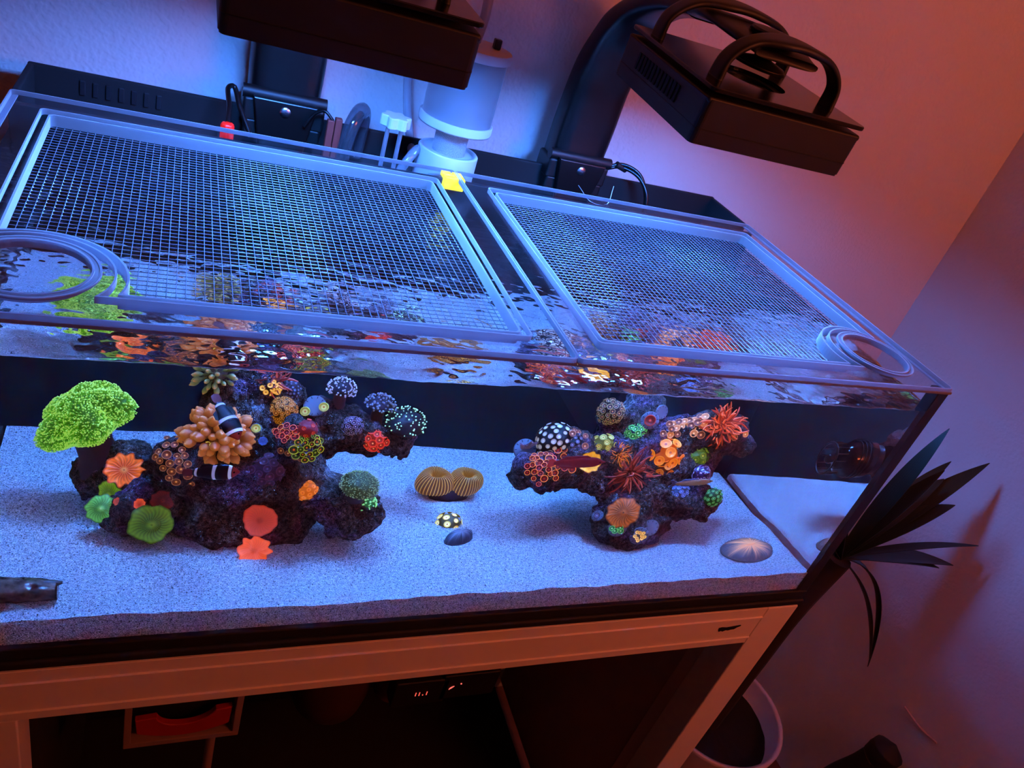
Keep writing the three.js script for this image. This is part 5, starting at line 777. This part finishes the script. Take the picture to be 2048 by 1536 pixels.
// ---------------------------------------------------------------- the stand under the tank
{
  const t = thing('aquarium_stand', 'pale metal frame stand with grooved rails carrying the aquarium', 'stand', [0, FLOOR, 0]);
  const paint = std(new THREE.Color().setRGB(0.72, 0.68, 0.64), 0.5), dark = std('#17110f', 0.7);
  const y1 = -0.0012 - FLOOR;
  const front = new THREE.ExtrudeGeometry(new THREE.Shape([[0, -0.067], [0.0, -0.0575], [0.0018, -0.0568], [0.0018, -0.0545], [0, -0.0538], [0, -0.0185], [0.0018, -0.0178], [0.0018, -0.0158], [0, -0.0151], [0, -0.0005], [-0.0005, 0], [-0.045, 0], [-0.045, -0.067]].map(([a, b]) => new THREE.Vector2(a, b))), { depth: 0.848, bevelEnabled: false });
  front.rotateY(-Math.PI / 2); // profile x -> -z ... shape x becomes z
  front.computeBoundingBox(); const bb = front.boundingBox; front.translate(-0.4495 - bb.min.x, y1, 0.0035 - bb.max.z + 0.0018);
  part(t, 'front_rail', front, paint, 'grooved front rail');
  part(t, 'back_rail', rbox(-0.4, 0.4, y1 - 0.067, y1, -0.5, -0.455, 0.002), paint);
  for (const [x, z] of [[-1, 0.0035], [1, 0.0035], [-1, -0.455], [1, -0.455]]) part(t, 'leg', rbox(x > 0 ? 0.3995 : -0.4495, x > 0 ? 0.4495 : -0.3995, 0, x < 0 && z > 0 ? y1 - 0.0671 : y1, z - 0.046, z, 0.002), paint, 'pale square leg');
  for (const x of [-1, 1]) {
    part(t, 'side_rail', rbox(x > 0 ? 0.4 : -0.449, x > 0 ? 0.449 : -0.4, y1 - 0.067, y1, -0.4545, -0.043, 0.002), paint);
    part(t, 'side_panel', box(x > 0 ? 0.428 : -0.436, x > 0 ? 0.436 : -0.428, 0.03, y1 - 0.068, -0.4545, -0.043), std('#b89a92', 0.6), 'dark side panel');
    part(t, 'panel_strip', rbox(x > 0 ? 0.414 : -0.4275, x > 0 ? 0.4275 : -0.414, 0.03, y1 - 0.068, -0.075, -0.05, 0.002), std('#d8c0b8', 0.6));
  }
  part(t, 'shade_board', box(-0.4, -0.393, 0.03, y1 - 0.068, -0.4545, -0.0425), std('#060404', 0.9));  // added black board: stands for the unlit interior and hides the rear leg
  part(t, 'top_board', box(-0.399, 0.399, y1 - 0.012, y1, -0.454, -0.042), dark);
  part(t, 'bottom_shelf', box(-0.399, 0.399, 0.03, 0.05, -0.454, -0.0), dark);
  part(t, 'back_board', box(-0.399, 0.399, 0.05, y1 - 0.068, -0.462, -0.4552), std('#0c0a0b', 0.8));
  const mark = new THREE.Shape([[-0.0165, 0.0035], [-0.012, 0.0048], [-0.004, 0.0036], [0.006, 0.005], [0.0165, 0.006], [0.0168, 0.0042], [0.012, 0.0022], [0.009, -0.001], [0.004, -0.0012], [0.0, -0.0024], [-0.004, -0.0012], [-0.008, -0.0036], [-0.0115, -0.0014], [-0.0135, -0.0036], [-0.0155, -0.0008]].map((p) => new THREE.Vector2(...p)));
  part(t, 'scribble_mark', new THREE.ExtrudeGeometry(mark, { depth: 0.0008, bevelEnabled: false }).translate(0.3545, y1 - 0.0345, 0.0035), M.black, 'small black mark on the rail');  // scribble covering a logo, built as a thin black plate
}
// things inside the stand
{
  const t = thing('filter_tray', 'white box-shaped tray with a red curved handle hanging inside the stand at the left', 'tray', [-0.258, -0.25, -0.1]);
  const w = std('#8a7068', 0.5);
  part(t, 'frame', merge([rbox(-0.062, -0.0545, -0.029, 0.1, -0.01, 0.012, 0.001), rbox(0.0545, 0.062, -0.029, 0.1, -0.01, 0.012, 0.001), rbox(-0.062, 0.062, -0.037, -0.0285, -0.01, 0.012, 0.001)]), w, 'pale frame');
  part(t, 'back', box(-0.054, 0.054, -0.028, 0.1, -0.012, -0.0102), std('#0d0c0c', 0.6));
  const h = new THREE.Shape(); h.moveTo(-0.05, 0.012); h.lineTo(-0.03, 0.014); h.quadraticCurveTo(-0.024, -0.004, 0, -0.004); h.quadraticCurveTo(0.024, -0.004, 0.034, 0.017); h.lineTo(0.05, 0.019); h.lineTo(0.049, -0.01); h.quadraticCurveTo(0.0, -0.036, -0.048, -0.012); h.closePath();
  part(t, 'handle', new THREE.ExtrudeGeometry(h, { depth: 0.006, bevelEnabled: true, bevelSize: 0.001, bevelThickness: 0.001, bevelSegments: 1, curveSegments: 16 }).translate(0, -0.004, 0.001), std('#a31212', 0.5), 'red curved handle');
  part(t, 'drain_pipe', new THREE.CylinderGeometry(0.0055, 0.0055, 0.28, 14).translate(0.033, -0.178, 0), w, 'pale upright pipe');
}
{
  const t = thing('jug', 'dim brown jug with a rounded bottom hanging behind the stand rail left of centre', 'jug', [-0.02, -0.52, -0.3]);
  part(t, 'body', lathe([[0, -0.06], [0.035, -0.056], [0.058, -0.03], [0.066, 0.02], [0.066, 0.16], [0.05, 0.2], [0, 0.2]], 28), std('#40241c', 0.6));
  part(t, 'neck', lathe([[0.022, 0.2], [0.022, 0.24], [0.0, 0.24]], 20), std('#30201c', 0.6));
}
{
  const t = thing('return_pipe', 'dim pale elbow pipe behind the rail between the jug and the controller', 'pipe', [0.102, -0.53, -0.3]);
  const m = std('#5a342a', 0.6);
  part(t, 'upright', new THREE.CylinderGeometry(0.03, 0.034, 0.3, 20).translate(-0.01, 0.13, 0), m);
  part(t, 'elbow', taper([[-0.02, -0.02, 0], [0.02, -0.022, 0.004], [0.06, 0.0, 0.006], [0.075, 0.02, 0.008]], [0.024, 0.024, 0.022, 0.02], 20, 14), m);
}
{
  const t = thing('controller', 'black controller box in the stand with glowing red digits 11.1', 'controller', [0.098, -0.44, -0.21]);
  const red = std('#ff4030', 0.4, { emissive: new THREE.Color(1, 0.12, 0.08), emissiveIntensity: 1.1 / EXPOSURE });
  part(t, 'housing', rbox(-0.045, 0.045, -0.03, 0.03, -0.03, 0.0, 0.003), std('#060606', 0.6));
  const seg = (x, y, h = 0.0035) => box(x - 0.0006, x + 0.0006, y - h / 2, y + h / 2, 0.0, 0.0008);
  for (const x of [-0.0085, -0.0025, 0.0098]) part(t, 'digit', merge([seg(x, 0.0024), seg(x, -0.0024)]), red, 'glowing red digit 1');
  part(t, 'decimal_point', box(0.003, 0.0045, -0.0042, -0.0027, 0, 0.0008), red);
}
{
  const t = thing('power_strip', 'black power strip deep in the stand with two small red lights', 'power strip', [0.148, -0.433, -0.21]);
  const red = std('#ff5040', 0.4, { emissive: new THREE.Color(1, 0.16, 0.12), emissiveIntensity: 1.1 / EXPOSURE });
  part(t, 'housing', rbox(-0.018, 0.08, -0.03, 0.03, -0.03, 0, 0.003), std('#060606', 0.6));
  const crescent = new THREE.Shape(); crescent.moveTo(-0.004, -0.004); crescent.quadraticCurveTo(-0.0035, 0.003, 0.004, 0.004); crescent.quadraticCurveTo(0.0005, -0.001, -0.004, -0.004);
  part(t, 'indicator_light', new THREE.ExtrudeGeometry(crescent, { depth: 0.0008, bevelEnabled: false }), red); part(t, 'indicator_light', new THREE.CylinderGeometry(0.0013, 0.0013, 0.001, 12).rotateX(Math.PI / 2).translate(0.0145, 0.0085, 0.0005), red);
}
// ---------------------------------------------------------------- palm in a pot on a wooden stand, right of the tank
const leafGreen = std('#26331a', 0.5), leafMap = pixels(64, 256, (u, v) => { const k = 0.8 + 0.2 * Math.sin(u * 60) + 0.1 * wrapNoise(u, v, 8, 2); return [0.1 * k, 0.15 * k, 0.07 * k]; });
{
  const P = [0.688, FLOOR, -0.152], t = thing('potted_palm', 'spiky potted palm with dark strap leaves standing right of the aquarium', 'plant', P);
  const pot = part(t, 'pot', lathe([[0, 0.14], [0.095, 0.14], [0.112, 0.17], [0.128, 0.333], [0.1285, 0.339], [0.124, 0.34], [0.1185, 0.337], [0.113, 0.27], [0, 0.27]], 56), std(new THREE.Color().setRGB(0.5, 0.46, 0.48), 0.45), 'pale round pot');
  part(pot, 'soil', warp(new THREE.CylinderGeometry(0.116, 0.113, 0.012, 40, 6).translate(0, 0.287, 0), (v) => { v.y += 0.004 * fbm(v.x * 60, 1, v.z * 60, 2); }), std('#0c0908', 1));
  const wood = std('#5a3422', 0.55);
  for (let k = 0; k < 4; k++) { const a = Math.PI / 4 + k * Math.PI / 2; part(t, 'stand_leg', taper([[0.135 * Math.cos(a), 0, 0.135 * Math.sin(a)], [0.128 * Math.cos(a), 0.2, 0.128 * Math.sin(a)]], [0.009, 0.013], 4, 12), wood, 'wooden pot stand leg'); }
  part(t, 'stand_cross', merge([rbox(-0.13, 0.13, 0.118, 0.139, -0.011, 0.011, 0.003).rotateY(Math.PI / 4), rbox(-0.13, 0.13, 0.118, 0.1385, -0.011, 0.011, 0.003).rotateY(-Math.PI / 4)]), wood);
  const B = V(0.702 - P[0], -0.085 - P[1], -0.142 - P[2]);
  part(t, 'trunk', taper([[0, 0.28, 0], [0.006, 0.45, 0.002], [0.004, 0.62, 0.004], [B.x, B.y, B.z]], [0.022, 0.018, 0.02, 0.022], 16, 12), std('#2a1c12', 0.9), 'brown trunk');
  const lm = std('#ffffff', 0.45, { map: leafMap });
  const leaf = (tip, w, bend = 0.05, seg = 18) => {
    const e = V(tip[0] - P[0], tip[1] - P[1], tip[2] - P[2]), mid = B.clone().lerp(e, 0.5).add(V(0, bend, 0.0)), c = new THREE.QuadraticBezierCurve3(B, mid, e), pos = [], uv = [], idx = [];
    for (let i = 0; i <= seg; i++) {
      const q = i / seg, o = c.getPoint(q), tg = c.getTangent(q), side = V(0, 1, 0).cross(tg).normalize(), up = tg.clone().cross(side), hw = w * (0.35 + 0.65 * Math.sin(Math.min(1, q * 2.2) * Math.PI / 2)) * (q > 0.45 ? Math.cos((q - 0.45) / 0.55 * Math.PI / 2) ** 0.9 : 1) + 0.0004;
      const fold = 0.35, th = 0.0007;
      for (const [a, b, uu] of [[-1, 1, 0], [0, 0, 0.5], [1, 1, 1], [1, 1, 1], [0, 0, 0.5], [-1, 1, 0]].map((r, k) => [...r, k])) { }
      const ring = [[-1, 1, 0, 1], [0, 0, 0.5, 1], [1, 1, 1, 1], [1, 1, 1, -1], [0, 0, 0.5, -1], [-1, 1, 0, -1]];
      for (const [a, b, uu, sg] of ring) { const v = o.clone().addScaledVector(side, a * hw).addScaledVector(up, b * hw * fold + sg * th); pos.push(v.x, v.y, v.z); uv.push(uu, q * 2); }
    }
    for (let i = 0; i < seg; i++) for (let j = 0; j < 6; j++) { const a = i * 6 + j, b = i * 6 + (j + 1) % 6; idx.push(a, b, a + 6, b, b + 6, a + 6); }
    const g = new THREE.BufferGeometry(); g.setAttribute('position', new THREE.Float32BufferAttribute(pos, 3)); g.setAttribute('uv', new THREE.Float32BufferAttribute(uv, 2)); g.setIndex(idx); g.computeVertexNormals(); return g;
  };
  for (const [tip, w, b] of [
    [[0.762, 0.172, -0.157], 0.0135, 0.03], [[0.8, 0.1, -0.145], 0.014, 0.02], [[0.9, 0.072, -0.2], 0.013, 0.035], [[0.86, 0.06, -0.17], 0.017, 0.03], [[0.985, 0.077, -0.192], 0.017, 0.015], [[0.9, 0.02, -0.15], 0.019, 0.03],
    [[0.975, -0.042, -0.115], 0.007, 0.02], [[0.93, -0.1, -0.12], 0.014, 0.02], [[0.985, -0.108, -0.13], 0.017, 0.02], [[0.958, -0.375, -0.117], 0.0085, 0.14], [[0.952, -0.36, -0.118], 0.008, 0.07],
    [[0.66, 0.05, -0.42], 0.02, 0.05], [[0.52, -0.02, -0.3], 0.02, 0.06], [[0.78, 0.08, -0.4], 0.02, 0.04], [[0.6, 0.11, -0.2], 0.019, 0.03]]) part(t, 'leaf', leaf(tip, w, b), lm);
}
{
  const t = thing('vacuum_wand', 'dark rod-shaped vacuum wand with a thicker end leaning by the right wall', 'vacuum', [0.99, -0.56, -0.02]);
  const a = V(0.02, 0.075, 0.0), b = V(-0.05, -0.28, -0.06);
  part(t, 'tube', taper([[-0.03, -0.27, -0.05], [-0.012, -0.06, -0.015], [0.0, 0.0, 0.0], [0.012, 0.045, 0.006]], [0.018, 0.02, 0.024, 0.026], 20, 14), M.blackMatt);
  part(t, 'head', taper([[0.008, 0.03, 0.003], [0.014, 0.055, 0.008], [0.02, 0.08, 0.01], [0.021, 0.083, 0.0105]], [0.026, 0.031, 0.031, 0.002], 12, 16), M.blackMatt, 'thicker end');
  part(t, 'switch', taper([[0.004, 0.0, 0.028], [0.01, 0.03, 0.036], [0.012, 0.04, 0.03]], [0.009, 0.012, 0.004], 10, 10), M.blackMatt);
}
solo('pale_cord', tube([[1.054, -0.438, -0.06], [1.056, -0.441, -0.02], [1.056, -0.432, 0.02]], 0.0022, 20, 6), std('#b8a0a0', 0.6), 'short pale cord against the dark right wall', 'cord');
renderer.render(scene, camera);
